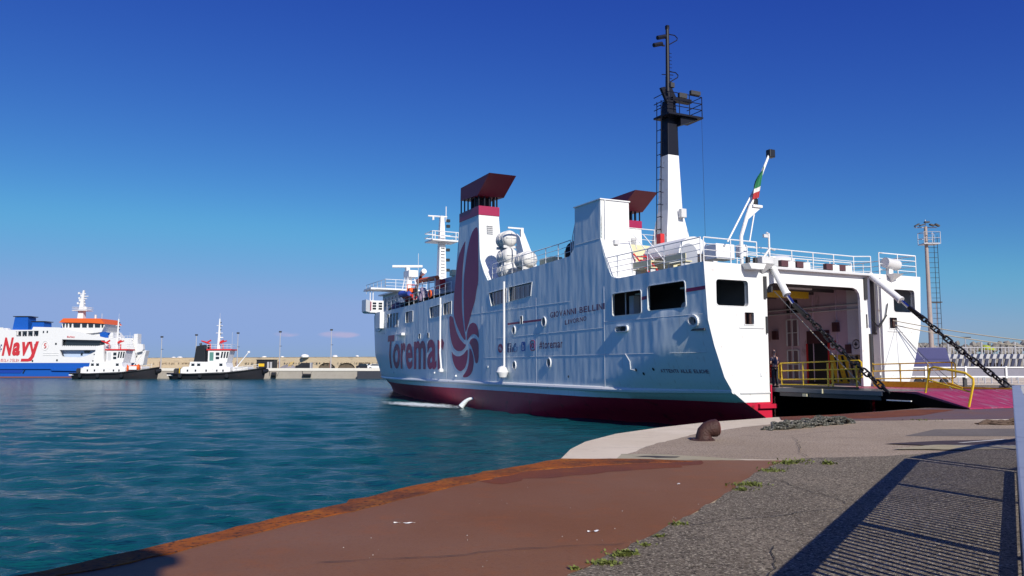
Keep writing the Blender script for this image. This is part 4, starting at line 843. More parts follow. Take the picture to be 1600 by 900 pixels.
for u_ in (50.6,): MB().bb(-hb(51.2, 7.6) - .03, -hb(51.2, 7.6) + .5, u_, u_ + 1.3, 7.25, 8.1).build('hull_recess_dark', BLACK, ferry)  # black box paints in the darkness of a hull recess
MB().bb(-8.29, -8.2, 50.1, 50.19, 8.95, 9.85).build('wing_marking', MAG, wg)
for x in (-7.9, -8.2): MB().tube([(x, 50.6, 9.9), (x, 50.6, 11.15)], 0.05, 5).build('stanchion', WHITE, wg)
rm = MB().tube([(-3.2, 53.5, 11.2), (-3.0, 53.5, 13.4)], .35, 8).bb(-3.4, -2.4, 52.6, 54.4, 12.9, 13.6).build('radar_mast', WHITE, ferry)
for a in ((-3.6, 52.6), (-2.4, 52.6), (-3.6, 54.4), (-2.4, 54.4)): MB().tube([(a[0], a[1], 11.2), (-3 + (a[0] + 3) * .5, 53.5 + (a[1] - 53.5) * .5, 13.2)], .07, 4).build('leg', WHITE, rm)
MB().box((-3.1, 54.0, 14.15), (3.3, .35, .26), -TH).bb(-3.3, -2.9, 53.7, 54.3, 13.5, 14.0).build('radar_scanner', WHITE, rm, bevel=.05)
railing([(-6.5, 51.0, 11.3), (-2.0, 51.0, 11.3)], 1.0, 3, 1.1); railing([(-6.5, 51.0, 11.3), (-6.5, 58.0, 11.3)], 1.0, 3, 1.3)
# boat davit and deckhouse near the rescue boat
MB().bb(-6.0, -2.0, 31.5, 37.0, 9.1, 10.9).build('deckhouse', GREYW, ferry, bevel=.05)
MB().bb(-5.9, -3.9, 36.5, 48.5, 9.1, 10.2).build('deckhouse', WHITE, ferry, bevel=.05)
MB().bb(-6.2, -5.4, 33.3, 33.9, 10.9, 11.4).build('vent_box', CREAM, ferry)
dv = MB().tube([(-6.3, 43.2, 9.6), (-6.5, 39.9, 11.75)], .16, 6).build('davit', MATS['flag_red'] if 'flag_red' in MATS else REDP, ferry)
MB().tube([(-6.5, 39.95, 11.7), (-6.5, 39.3, 11.9)], .25, 8).build('davit_head', WHITE, dv)
MB().tube([(-6.5, 40.9, 11.15), (-6.5, 36.0, 10.95)], .22, 12).build('davit_canopy', ORANGE, ferry, smooth=True)
MB().bb(-6.8, -6.3, 34.6, 35.6, 9.9, 10.7).build('davit_winch', REDP, ferry)
for u in (36.0, 37.5, 39.2, 40.8): MB().tube([(-6.7, u, 9.0), (-6.7, u, 10.9)], .05, 5).build('davit_frame', WHITE, ferry)
MB().tube([(-6.7, 36, 10.6), (-6.7, 40.8, 10.8)], .05, 5).build('davit_frame', WHITE, ferry)

# hydraulic arms, chains and ramp
for sg in (-1, 1):
    x = 3.3 * sg
    A = Vector((x, -0.15, 8.02)); B = Vector((x, -1.0 if sg < 0 else -1.9, 6.66 if sg < 0 else 6.58)); Rr_ = Vector((x, -1.37 if sg < 0 else -2.3, 6.22)); E_ = Vector((x, -6.1 if sg < 0 else -6.75, 2.4 if sg < 0 else 2.62))
    arm = MB().tube([A, B], 0.16, 12).tube([B - (B - A).normalized() * .08, B], 0.19, 12).build('ram_cylinder', WHITE, ferry, smooth=True)
    MB().tube([B, Rr_], 0.075, 10).build('ram_rod', STEELROD, arm, smooth=True)
    d = (E_ - Rr_).normalized(); side_ = Vector((1, 0, 0)); up_ = d.cross(side_)
    MB().prism([Rr_ - up_ * .09 - side_ * .07, Rr_ + up_ * .09 - side_ * .07, Rr_ + d * .95 + up_ * .11 - side_ * .07, Rr_ + d * .95 - up_ * .11 - side_ * .07], side_ * .14).build('chain_shackle', CHAIN, arm, bevel=.02)
    chain = empty('ramp_chain'); chain.parent = ferry
    # stud link mesh
    q = MB(); lp = []
    for k in range(17):
        t = 2 * math.pi * k / 16; cx_ = 0.135 if math.sin(t) >= 0 else -0.135; lp.append((0.105 * math.cos(t), 0, cx_ + 0.105 * math.sin(t)))
    lp.append(lp[0]); lp.append(lp[1]); q.tube(lp, 0.042, 7, cap=False).tube([(-.1, 0, 0), (.1, 0, 0)], 0.03, 5)
    lme = bpy.data.meshes.new('link'); lme.from_pydata(q.v, [], q.f); lme.materials.append(CHAIN)
    for p in lme.polygons: p.use_smooth = True
    S0 = Rr_ + d * 0.95; L_ = (E_ - S0).length; n = int(L_ / 0.375)
    for k in range(n + 1):
        o = link('chain_link', lme, chain); t = k / n; sag = -0.06 * math.sin(math.pi * t) * (1 if up_.z > 0 else -1)
        o.location = S0 + (E_ - S0) * t + up_ * sag
        M = Matrix((side_, up_, d)).transposed() if k % 2 == 0 else Matrix((up_, -side_, d)).transposed()
        M = M @ Matrix.Rotation(.75 + random.uniform(-.12, .12), 3, 'Z'); o.rotation_euler = M.to_euler()
ramp = empty('ramp'); ramp.parent = ferry
NPL = 4
for k in range(8):
    x0 = -3.3 + k * 0.825
    MB().add([(x0 + .012, -6.1, 2.36), (x0 + .813, -6.1, 2.36), (x0 + .813, -7.4, 2.40 - .02), (x0 + .012, -7.4, 2.38), (x0 + .012, -9.55, 1.86), (x0 + .813, -9.55, 1.86),
              (x0 + .012, -6.1, 2.28), (x0 + .813, -6.1, 2.28), (x0 + .813, -7.4, 2.28), (x0 + .012, -7.4, 2.28), (x0 + .012, -9.6, 1.815), (x0 + .813, -9.6, 1.815)],
             [(0, 1, 2, 3), (3, 2, 5, 4), (6, 9, 8, 7), (9, 10, 11, 8), (4, 5, 11, 10), (0, 3, 9, 6), (3, 4, 10, 9), (1, 7, 8, 2), (2, 8, 11, 5)]).build('flap', RAMPM, ramp)
for k in range(8):
    x0 = -3.2 + k * .8; MB().bb(x0, x0 + .79, -6.05, 0.2, 2.28, 2.345 if k else 2.34).build('deck_plate', RAMPM if k > 3 else BLACK, ramp)
beamm = mat('ramp_beam_grey', (0.10, 0.11, 0.13), 0.3, metal=0.3, var=0.2)
MB().bb(-3.42, -3.28, -6.0, 0.1, 2.17, 2.37).build('side_beam', beamm, ramp, bevel=.02)
MB().bb(-3.36, -3.3, -5.9, -0.4, 2.0, 2.165).build('side_beam', mat('ramp_lower', (0.03, 0.035, 0.045), 0.35), ramp)
MB().bb(3.2, 3.42, -6.05, 0.1, 2.1, 2.37).build('side_beam', beamm, ramp)
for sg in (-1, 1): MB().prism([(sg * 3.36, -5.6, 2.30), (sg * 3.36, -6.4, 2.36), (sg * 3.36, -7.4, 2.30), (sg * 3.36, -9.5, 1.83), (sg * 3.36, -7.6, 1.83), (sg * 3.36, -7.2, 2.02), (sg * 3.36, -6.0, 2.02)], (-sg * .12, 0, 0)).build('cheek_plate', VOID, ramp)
MB().bb(3.22, 3.34, -8.4, -0.2, .5, 2.04).build('shade_skirt', VOID, ramp)  # added black plate, darkens the gap under the ramp as shade would
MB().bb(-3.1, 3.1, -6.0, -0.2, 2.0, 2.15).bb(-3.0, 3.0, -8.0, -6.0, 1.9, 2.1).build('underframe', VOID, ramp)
MB().bb(-3.45, -3.3, -2.1, -1.85, 2.02, 2.14).build('lamp', CREAM, ramp)
MB().bb(-3.44, -3.37, -7.3, -6.2, 2.0, 2.04).build('skid', WHITE, ramp)
for y in (-3.0,): MB().bb(-3.46, -3.42, y, y + .06, 2.18, 2.38).build('pad_eye', CREAM, ramp)
MB().prism([(3.18, -0.2, 2.35), (3.18, -0.2, 2.62), (3.18, -4.3, 2.62), (3.18, -4.9, 2.42), (3.18, -4.9, 2.35)], (.12, 0, 0)).build('kerb', YEL, ramp)
MB().prism([(3.20, -4.9, 2.36), (3.20, -4.9, 2.44), (3.20, -7.4, 2.44), (3.20, -9.5, 1.93), (3.20, -9.5, 1.85), (3.20, -7.4, 2.38)], (.14, 0, 0)).build('kerb', YEL, ramp)
# yellow rails, rails and posts
def yrail(pts, h, name='ramp_railing', sp=1.55, ends=True):
    mb = MB()
    for hh in (h, h * .66, h * .28): 
        P_ = [(p[0], p[1], p[2] + hh) for p in pts]; mb.tube(P_, 0.033, 6)
    a, b = pts[0], pts[-1]
    if ends:
        for p, s_ in ((a, 1), (b, -1)):
            mb.tube([(p[0], p[1], p[2] + h), (p[0], p[1] + .12 * s_, p[2] + h - .08), (p[0], p[1] + .12 * s_, p[2] + h * .28 + .05), (p[0], p[1], p[2] + h * .28)], .033, 6)
    ro = mb.build(name, YEL, ramp)
    return ro
r1 = yrail([(-3.3, -0.45, 2.45), (-3.3, -4.85, 2.56)], 1.05)
for y in (-.5, -1.8, -3.45, -3.2, -4.7): MB().tube([(-3.3, y, 2.38), (-3.3, y, 3.5)], .04, 6).build('rail_post', YEL, ramp)
MB().bb(-3.36, -3.3, -4.8, -.4, 2.40, 2.50).build('toe_board', YEL if False else BLACK, ramp)
MB().tube([(-3.3, -.5, 2.52), (-3.3, -3.5, 2.56)], .03, 5).build('rail_bar', YEL, ramp)
r2 = yrail([(3.26, -0.1, 2.45), (3.26, -4.45, 2.55)], 1.0)
for y in (-.12, -1.7, -3.2, -4.4): MB().tube([(3.26, y, 2.45), (3.26, y, 3.52)], .035, 6).build('rail_post', YEL, ramp)
MB().tube([(-3.3, -7.85, 2.36), (-3.3, -8.08, 3.28), (-3.3, -8.25, 3.34), (-3.3, -9.5, 3.12), (-3.3, -9.78, 2.92), (-3.3, -9.78, 2.75), (-3.3, -9.56, 1.9)], .045, 7).tube([(-3.3, -7.97, 2.86), (-3.3, -9.62, 2.45)], .033, 6).build('end_railing', YEL, ramp, smooth=True)
# rope tackle from door frame to the ramp, hinge clutter
MB().tube([(-3.3, -.2, 6.9), (-3.3, -4.9, 2.6)], .02, 5).build('wire', ROPE, ramp)

# discharge of cooling water
foam = mat('foam', (0.75, 0.8, 0.8), 0.6, bump=.05, bscale=12)
mb = MB(); p0 = Vector((-7.3, 26.2, 0.95))
mb.tube([p0 + Vector((-t * 0.8, t * 0.55, .15 * t - 0.80 * t * t)) for t in [k * .12 for k in range(9)]], [.08, .09, .11, .12, .13, .15, .17, .19, .22], 8)
jet = mb.build('water_jet', foam, None, smooth=True); jet.location = ferry.location; jet.rotation_euler = (0, 0, TH); tag(jet, kind='stuff')
def foam_mat():
    m = bpy.data.materials.new('foam_patch'); m.use_nodes = True; n = m.node_tree; b = n.nodes['Principled BSDF']; L = n.links.new
    b.inputs['Base Color'].default_value = (.8, .88, .88, 1); b.inputs['Roughness'].default_value = .5
    tcn = n.nodes.new('ShaderNodeTexCoord'); q = n.nodes.new('ShaderNodeMapping'); q.inputs['Scale'].default_value = (1, .7, 1); L(tcn.outputs['Object'], q.inputs[0])
    t = n.nodes.new('ShaderNodeTexNoise'); t.inputs['Scale'].default_value = 1.6; t.inputs['Detail'].default_value = 9; t.inputs['Roughness'].default_value = .75; L(q.outputs[0], t.inputs[0])
    g = n.nodes.new('ShaderNodeTexGradient'); g.gradient_type = 'SPHERICAL'; q2 = n.nodes.new('ShaderNodeMapping'); q2.inputs['Scale'].default_value = (1 / 2.6, 1 / 8.5, 1); L(tcn.outputs['Object'], q2.inputs[0]); L(q2.outputs[0], g.inputs[0])
    a = n.nodes.new('ShaderNodeMath'); a.operation = 'MULTIPLY_ADD'; L(g.outputs['Fac'], a.inputs[0]); a.inputs[1].default_value = 0.42; L(t.outputs['Fac'], a.inputs[2])
    r = n.nodes.new('ShaderNodeMapRange'); r.inputs[1].default_value = .62; r.inputs[2].default_value = .80; L(a.outputs[0], r.inputs[0]); L(r.outputs[0], b.inputs['Alpha'])
    return m
fp = MB().add([(-2.8, -9, 0), (2.8, -9, 0), (2.8, 9, 0), (-2.8, 9, 0)], [(0, 1, 2, 3)]).build('foam_streak', foam_mat())
fp.location = ferry.matrix_basis @ Vector((-9.6, 31.5, 0)); fp.location.z = WZ + .10; fp.rotation_euler = (0, 0, TH + .12); tag(fp, kind='stuff')

# ------------------------------------------------------------------ things standing on the ferry
def onship(v, u, z): return Matrix.Rotation(TH, 4, 'Z') @ Vector((v, u, z)) + Vector((15.3, 39.2, 0))
raftm = mat('raft_white', (0.72, 0.71, 0.68), 0.45, var=.08, stain=(.3, .22, .16), stain_amt=.05, stain_scale=5)
def raft(v, u, z, label):
    e = empty('life_raft', onship(v, u, z), TH, label, 'life raft', 'white life raft canisters on the port side of the ferry')
    b = MB(); prof = [(0.05, -.88), (.36, -.85), (.52, -.72), (.56, -.6), (.56, -.03), (.60, -.03), (.60, .03), (.56, .03), (.56, .6), (.52, .72), (.36, .85), (.05, .88)]
    b.lathe(prof, (0, 0, 0), 20, Matrix.Rotation(R(90), 3, 'X')).build('canister', raftm, e, smooth=True)
    for y in (-.55, -.25, .25, .55):
        MB().tube([(.575 * math.cos(t), y, .575 * math.sin(t)) for t in [k * math.pi / 8 for k in range(17)]], .018, 4).build('strap', GREYW, e)
    MB().bb(-.5, .5, -.6, -.45, -.68, -.5).bb(-.5, .5, .45, .6, -.68, -.5).build('cradle', GREYW, e)
    MB().bb(-.02, .02, -.90, -.86, -.4, .4).bb(-.4, .4, -.90, -.86, -.02, .02).build('end_seam', GREYW, e)
raft(-6.5, 22.3, 12.35, 'topmost of the three stacked white life raft canisters beside the striped tall funnel')
raft(-6.5, 22.2, 11.10, 'middle one of the three stacked white life raft canisters beside the tall funnel')
raft(-6.5, 22.1, 9.95 + .15, 'lowest of the three stacked white life raft canisters, just above the hull windows')
raft(-6.5, 19.3, 10.50, 'single white life raft canister lying right of the three stacked ones')
MB().bb(-6.1, -5.9, 20.75, 20.95, 9.3, 13.0).bb(-7.1, -5.9, 20.8, 20.9, 12.9, 13.0).prism([(-5.9, 20.8, 9.3), (-5.9, 20.8, 12.7), (-4.4, 20.8, 9.3)], (0, -.08, 0)).build('raft_rack', WHITE, ferry)
MB().prism([(-6.6, 18.5, 9.4), (-6.6, 20.5, 9.4), (-6.6, 20.5, 12.5), (-6.6, 20.0, 12.2)], (0.08, 0, 0)).build('raft_rack', WHITE, ferry)
# rescue boat
rb = empty('rescue_boat', onship(-6.9, 42.3, 9.7), TH, 'orange and blue inflatable rescue boat hanging in its davit on the ferry', 'boat')
MB().tube([(-.5, -1.6, .25), (-.55, .8, .3), (-.3, 1.7, .5), (0, 1.95, .6), (.3, 1.7, .5), (.55, .8, .3), (.5, -1.6, .25)], .22, 8).build('tube', mat('boat_blue', (.03, .07, .35), .5), rb, smooth=True)
MB().add([(-.5, -1.6, .2), (.5, -1.6, .2), (0, -1.6, -.4), (-.5, .9, .2), (.5, .9, .2), (0, .9, -.35), (0, 1.9, .4)], [(0, 1, 2), (0, 3, 5, 2), (1, 2, 5, 4), (3, 6, 5), (4, 5, 6), (0, 1, 4, 3), (3, 4, 6)]).build('hull', REDP, rb)
MB().bb(-.35, .35, -1.2, -.4, .4, .8).tube([(-.5, -1.0, .5), (-.5, -1.0, 1.1), (.5, -1.0, 1.1), (.5, -1.0, .5)], .05, 5).build('console', ORANGE, rb)
MB().bb(-.15, .15, -2.0, -1.6, .0, .7).build('outboard', BLACK, rb)
def lump(name, c, d, m_, seed, rz=0, n=3):
    bm = bmesh.new(); bmesh.ops.create_icosphere(bm, subdivisions=n, radius=1); rn = random.Random(seed); ks = [(Vector((rn.gauss(0, 1), rn.gauss(0, 1), rn.gauss(0, 1))).normalized() * rn.uniform(2, 7), rn.uniform(0, 6)) for _ in range(10)]
    for v in bm.verts:
        f_ = 1 + sum(.06 * math.sin(k.dot(v.co) + p) for k, p in ks); v.co = Vector((v.co.x * d[0], v.co.y * d[1], max(v.co.z, -.25) * d[2])) * f_
    me = bpy.data.meshes.new(name); bm.to_mesh(me); bm.free(); me.materials.append(m_)
    for p in me.polygons: p.use_smooth = True
    o = link(name, me); o.location = c; o.rotation_euler = (0, 0, rz); return o
tag(lump('covered_bundle', onship(-6.9, 38.4, 9.35), (.45, .7, .95), mat('lilac_cover', (.30, .24, .33), .8), 5, TH), 'lilac grey covered bundle on the ferry deck beside the orange rescue boat', 'cover')
tag(lump('covered_bundle', onship(-6.9, 45.3, 9.0), (.4, 1.3, .5), mat('purple_cover', (.13, .08, .17), .8), 6, TH), 'long dark purple cover on the ferry deck edge under the bridge wing roof', 'cover')
tag(lump('net_bundle', onship(-6.7, 12.5, 10.1), (.5, .45, .75), mat('dark_net', (.02, .016, .02), .9, bump=.05, bscale=20), 8, TH), 'dark bundled net on the ferry deck left of the tall white casing', 'net')
tag(MB().bb(-.4, .4, -.8, .8, 0, .45).build('cream_box', CREAM, None, bevel=.04), 'cream locker on the upper ferry deck right of the life rafts', 'locker')
o = COL.objects['cream_box']; o.location = onship(-6.6, 15.6, 9.75); o.rotation_euler = (0, 0, TH)
tag(MB().tube([(.28 * math.cos(k * math.pi / 8), 0, .28 * math.sin(k * math.pi / 8)) for k in range(17)], .075, 8).build('life_ring', ORANGE, None, smooth=True), 'orange life ring hung on the ferry rail near the rescue boat', 'life ring')
o = COL.objects['life_ring']; o.location = onship(-7.3, 35.6, 9.5); o.rotation_euler = (0, 0, TH + R(90))

# ------------------------------------------------------------------ person at the stern door
def skin(name, joints, bones, m_, parent=None, sub=1):
    """joints: name -> (x,y,z,r); bones: pairs; returns one continuous skinned mesh"""
    names = list(joints); me = bpy.data.meshes.new(name); me.from_pydata([joints[k][:3] for k in names], [(names.index(a), names.index(b)) for a, b in bones], [])
    o = bpy.data.objects.new(name, me); COL.objects.link(o)
    s_ = o.modifiers.new('s', 'SKIN'); sd_ = me.skin_vertices[0].data
    for i, k in enumerate(names):
        r = joints[k][3]; sd_[i].radius = (r, r) if not isinstance(r, tuple) else r
    sd_[0].use_root = True; s_.branch_smoothing = .4; sb = o.modifiers.new('u', 'SUBSURF'); sb.levels = sb.render_levels = sub
    dg = bpy.context.evaluated_depsgraph_get(); me2 = bpy.data.meshes.new_from_object(o.evaluated_get(dg)); bpy.data.objects.remove(o); me2.name = name
    me2.materials.clear(); me2.materials.append(m_)
    for p in me2.polygons: p.use_smooth = True; p.material_index = 0
    return link(name, me2, parent)
SKINM = mat('skin', (.45, .26, .19), .55); CLN = mat('navy_cloth', (.02, .022, .06), .8); CLT = mat('dark_trousers', (.03, .03, .035), .85, var=.2, vscale=12); HAIR = mat('short_hair', (.36, .21, .16), .8)
per = empty('person', onship(-3.12, 0.12, 2.37), R(205), 'person in navy shirt and dark trousers standing at the left edge of the stern door', 'person')
# faces local -y; looking down at a sheet held in both hands
J = {'pelvis': (0, 0, .95, .115), 'spine': (0, .01, 1.12, .11), 'chest': (0, .015, 1.33, .135), 'neck': (0, .0, 1.49, .055), 'head': (0, -.03, 1.58, .075), 'crown': (0, -.025, 1.68, .085),
     'lsh': (.17, .0, 1.41, .055), 'lel': (.23, -.03, 1.13, .042), 'lwr': (.10, -.22, 1.10, .028), 'lpalm': (.05, -.29, 1.11, .034),
     'rsh': (-.17, .0, 1.41, .055), 'rel': (-.23, -.03, 1.13, .042), 'rwr': (-.11, -.22, 1.07, .028), 'rpalm': (-.06, -.29, 1.07, .034),
     'lhip': (.095, 0, .90, .085), 'lkn': (.11, -.01, .50, .058), 'lan': (.12, .02, .09, .04), 'lft': (.14, -.14, .04, .036),
     'rhip': (-.095, 0, .90, .085), 'rkn': (-.11, -.02, .50, .058), 'ran': (-.12, .02, .09, .04), 'rft': (-.14, -.14, .04, .036)}
B_ = [('pelvis', 'spine'), ('spine', 'chest'), ('chest', 'neck'), ('neck', 'head'), ('head', 'crown'), ('chest', 'lsh'), ('lsh', 'lel'), ('lel', 'lwr'), ('lwr', 'lpalm'), ('chest', 'rsh'), ('rsh', 'rel'), ('rel', 'rwr'), ('rwr', 'rpalm'),
      ('pelvis', 'lhip'), ('lhip', 'lkn'), ('lkn', 'lan'), ('lan', 'lft'), ('pelvis', 'rhip'), ('rhip', 'rkn'), ('rkn', 'ran'), ('ran', 'rft')]
for s_, pf in ((1, 'l'), (-1, 'r')):
    px_, py_, pz_ = J[pf + 'palm'][:3]
    for k, ln in enumerate((.075, .085, .08, .062)):
        a = pf + 'f%d' % k; b = a + 't'; ox = (k - 1.5) * .017
        J[a] = (px_ - s_ * .02, py_ - .045, pz_ + ox, .0105); J[b] = (px_ - s_ * (.035 + ln * .4), py_ - .04 - ln * .25, pz_ + ox - .01, .008); B_ += [(pf + 'palm', a), (a, b)]
    J[pf + 'th'] = (px_ - s_ * .02, py_ + .0, pz_ + .045, .011); J[pf + 'tht'] = (px_ - s_ * .055, py_ - .025, pz_ + .055, .009); B_ += [(pf + 'palm', pf + 'th'), (pf + 'th', pf + 'tht')]
skin('body', J, B_, SKINM, per, 1)
shJ = {'a': (0, 0, .93, .135), 'b': (0, .01, 1.12, .128), 'c': (0, .015, 1.34, .152), 'd': (0, .0, 1.46, .07), 'l1': (.175, 0, 1.40, .072), 'l2': (.215, -.015, 1.22, .062), 'r1': (-.175, 0, 1.40, .072), 'r2': (-.215, -.015, 1.22, .062)}
skin('shirt', shJ, [('a', 'b'), ('b', 'c'), ('c', 'd'), ('c', 'l1'), ('l1', 'l2'), ('c', 'r1'), ('r1', 'r2')], CLN, per)
trJ = {'a': (0, 0, .96, .125), 'l1': (.095, 0, .86, .10), 'l2': (.11, -.01, .50, .075), 'l3': (.12, .02, .08, .062), 'r1': (-.095, 0, .86, .10), 'r2': (-.11, -.02, .50, .075), 'r3': (-.12, .02, .08, .062)}
skin('trousers', trJ, [('a', 'l1'), ('l1', 'l2'), ('l2', 'l3'), ('a', 'r1'), ('r1', 'r2'), ('r2', 'r3')], CLT, per)
MB().lathe([(.02, 1.775), (.06, 1.765), (.09, 1.72), (.098, 1.66), (.085, 1.61)], (0, .0, 0), 14).build('hair', SKINM if False else HAIR, per, smooth=True)
MB().prism([(-.018, -.115, 1.60), (.018, -.115, 1.60), (0, -.115, 1.66)], (0, -.03, -.01)).build('nose', SKINM, per)
for s_ in (-1, 1):
    MB().bb(s_ * .03 - .012, s_ * .03 + .012, -.122, -.105, 1.655, 1.667).build('eye', BLACK, per); MB().bb(s_ * .09, s_ * .102, -.04, 0, 1.60, 1.66).build('ear', SKINM, per, bevel=.004)
    MB().bb(s_ * .12 - .045, s_ * .12 + .045, -.19, .08, 0, .08).build('shoe', BLACK, per, bevel=.02)
MB().bb(-.03, .03, -.12, -.108, 1.568, 1.576).build('mouth', mat('lips', (.3, .1, .09), .6), per)
MB().bb(-.135, .135, -.14, .14, .93, .965).build('belt', BLACK, per, bevel=.01)
pap = MB().box((0, 0, 0), (.21, .16, .004)).build('paper_sheet', WHITE); pap.location = per.matrix_basis @ Vector((0, -.34, 1.11)); pap.rotation_euler = (R(20), 0, R(205)); tag(pap, 'white paper sheet held in the hands of the person at the stern door', 'paper')

# ------------------------------------------------------------------ quay furniture
bol = empty('bollard', (4.12, 17.33, GZ), 0, 'rusty brown horn shaped mooring bollard near the water edge, head bent right', 'bollard')
MB().tube([(0, 0, -.02), (0, 0, .09), (.02, 0, .17), (.08, 0, .23), (.17, -.01, .255), (.27, -.02, .265), (.31, -.02, .265)], [.19, .17, .165, .17, .185, .19, .15], 20).build('horn', CHAINRUST, bol, smooth=True)
MB().tube([(.305, -.02, .265), (.335, -.02, .267)], [.165, .13], 20).build('cap', mat('rust_red', (.14, .05, .04), .7, var=.4, vscale=10), bol, smooth=True)
MB().lathe([(.27, 0), (.27, .018), (.2, .03), (.15, .04)], (-.03, 0, 0), 20).build('base_plate', CHAINRUST, bol)
for k in range(6): MB().tube([(.22 * math.cos(k * 1.047) - .03, .22 * math.sin(k * 1.047), .015), (.22 * math.cos(k * 1.047) - .03, .22 * math.sin(k * 1.047), .045)], .02, 6).build('bolt', CHAINRUST, bol)
NETM = mat('old_net', (.04, .042, .035), .95, var=.6, vscale=25, stain=(.28, .26, .22), stain_amt=.3, stain_scale=22)
NETB = mat('brown_net', (.10, .065, .045), .95, var=.5, vscale=25)
def ropepile(name, a, b, w, h, m_, label, seed, n=26, r=.028):
    rn = random.Random(seed); mb = MB(); a = Vector(a); b = Vector(b); L = (b - a).length; t = (b - a) / L; s_ = Vector((-t.y, t.x, 0))
    for k in range(n):
        p = rn.uniform(0, .25); pts = []; off = rn.uniform(-w, w); zz = rn.uniform(.02, h); q1, q2 = rn.uniform(2, 5), rn.uniform(0, 6)
        e0, e1 = rn.uniform(0, .3), rn.uniform(.6, 1)
        for j in range(26):
            f_ = e0 + (e1 - e0) * j / 25; env = math.sin(math.pi * min(1, max(0.03, f_))) ** .5
            pts.append(a + t * L * f_ + s_ * (off * env + .10 * math.sin(q1 * f_ * 6 + q2)) + Vector((0, 0, max(.02, zz * env * (0.7 + .3 * math.sin(f_ * 23 + q2))))))
        mb.tube(pts, r * rn.uniform(.6, 1.3), 5)
    return tag(mb.build(name, m_, None, smooth=True), label, name.split('_')[0])
ropepile('net_pile', (6.25, 19.9, GZ), (8.0, 21.2, GZ), .18, .20, NETM, 'dark green grey net heap on the gravel, left one of two joined heaps', 1, 34)
ropepile('net_pile', (7.5, 21.1, GZ), (9.6, 22.6, GZ), .26, .24, NETM, 'dark grey heap of tangled net at the rusty strip edge below the ramp', 2, 38)
ropepile('rope_coil', (12.6, 21.9, GZ), (15.8, 22.2, GZ), .30, .14, NETB, 'brown flattened rope and net heap lying beside the fence end', 3, 30)

# fence along the walkway: box rail, posts and vertical bars
def fence_run(p0, p1, label, H_=1.30, sp=3.4, seg=0, first=True):
    p0 = Vector((*p0, 0)); p1 = Vector((*p1, 0)); L = (p1 - p0).length; az = math.atan2(p1.y - p0.y, p1.x - p0.x)
    e = empty('fence', (p0.x, p0.y, GZ), az, label, 'fence')
    n = max(1, round(L / sp)); Ls = L / n
    for k in range(n):
        MB().bb(k * Ls + .004, (k + 1) * Ls - .004, -.05, .05, H_ - .13, H_).build('top_rail', GALV, e, bevel=.006)
        MB().bb(k * Ls + .05, (k + 1) * Ls - .05, -.02, .02, .10, .17).build('bottom_rail', GALV, e)
        MB().bb(k * Ls + .05, (k + 1) * Ls - .05, -.008, .008, .0, .06).build('base_flat', GALV, e)
    pm = MB().bb(-.05, .05, -.045, .045, 0, H_ - .13); me = bpy.data.meshes.new('post'); me.from_pydata(pm.v, [], pm.f); me.materials.append(GALV)
    pl_ = MB().bb(-.1, .1, -.1, .1, 0, .015); mp_ = bpy.data.meshes.new('foot_plate'); mp_.from_pydata(pl_.v, [], pl_.f); mp_.materials.append(GALV)
    for k in range(n + 1):
        o = link('post', me, e); o.location = (min(max(k * Ls, .05), L - .05), 0, 0); q = link('foot_plate', mp_, o)
    bm_ = MB().bb(-.022, .022, -.015, .015, .16, H_ - .13); mb_ = bpy.data.meshes.new('bar'); mb_.from_pydata(bm_.v, [], bm_.f); mb_.materials.append(GALVW)
    nb = int(L / .135)
    for k in range(1, nb):
        x = k * L / nb
        if min(abs(x - j * Ls) for j in range(n + 1)) < .06: continue
        o = link('bar', mb_, e); o.location = (x, 0, 0)
    return e
fd = Vector((0.5290, 0.8486)); fo = Vector((0.060, 0.0))
F0 = fo - fd * 1.6; F1 = fo + fd * 14.15
fence_run(F0, F1, 'long grey steel fence with vertical bars, seen end on at the right edge')
F2 = F1 + Vector((.10, .12)); fence_run(F2, F2 + Vector((4.6, 4.1)), 'shorter pale steel fence section turning away at the far end of the long fence', sp=3.0)

# harbour office behind the camera; its roof corner throws the shadow in the lower left of the picture
ofc = empty('harbour_office', (2.12, -4.45, GZ), math.atan2(.55, -.83), 'plain rendered harbour office two storeys high, behind the viewpoint on the quay', 'building')
MB().bb(.1, 6.4, .1, 8, 0, 7.8).build('wall', mat('render_cream', (.6, .55, .45), .8, var=.08), ofc)
MB().bb(0, 6.5, 0, 8.1, 7.8, 8.0).build('roof', GREYW, ofc)
for k in range(3):
    for z in (.9, 4.6): MB().bb(.9 + k * 1.9, 1.9 + k * 1.9, .06, .1, z, z + 1.4).build('window', GLASS, ofc)

# weeds along the joint, litter, pebbles
wv = MB(); rn = random.Random(11)
def tuft(x, y, n, s, h):
    for _ in range(n):
        a = rn.uniform(0, 6.28); r = rn.gauss(0, s); bx, by = x + r * math.cos(a), y + r * math.sin(a) * .7; t = rn.uniform(0, 6.28); l = rn.uniform(.4, 1) * h; w = .006 + .006 * rn.random()
        tip = (bx + l * .7 * math.cos(t), by + l * .7 * math.sin(t), GZ + .012 + l * rn.uniform(.35, 1.0)); nx, ny = -math.sin(t) * w, math.cos(t) * w
        mid = (bx + l * .35 * math.cos(t), by + l * .35 * math.sin(t), GZ + .012 + l * .5)
        wv.add([(bx - nx, by - ny, GZ + .01), (bx + nx, by + ny, GZ + .01), (mid[0] + nx * 1.4, mid[1] + ny * 1.4, mid[2]), (mid[0] - nx * 1.4, mid[1] - ny * 1.4, mid[2]), tip], [(0, 1, 2, 3), (3, 2, 4)])
def gp(px, py):
    v = at(px, py, 10) - Vector((0, 0, EYE)); t = (GZ - EYE) / v.z; return (v.x * t, v.y * t)
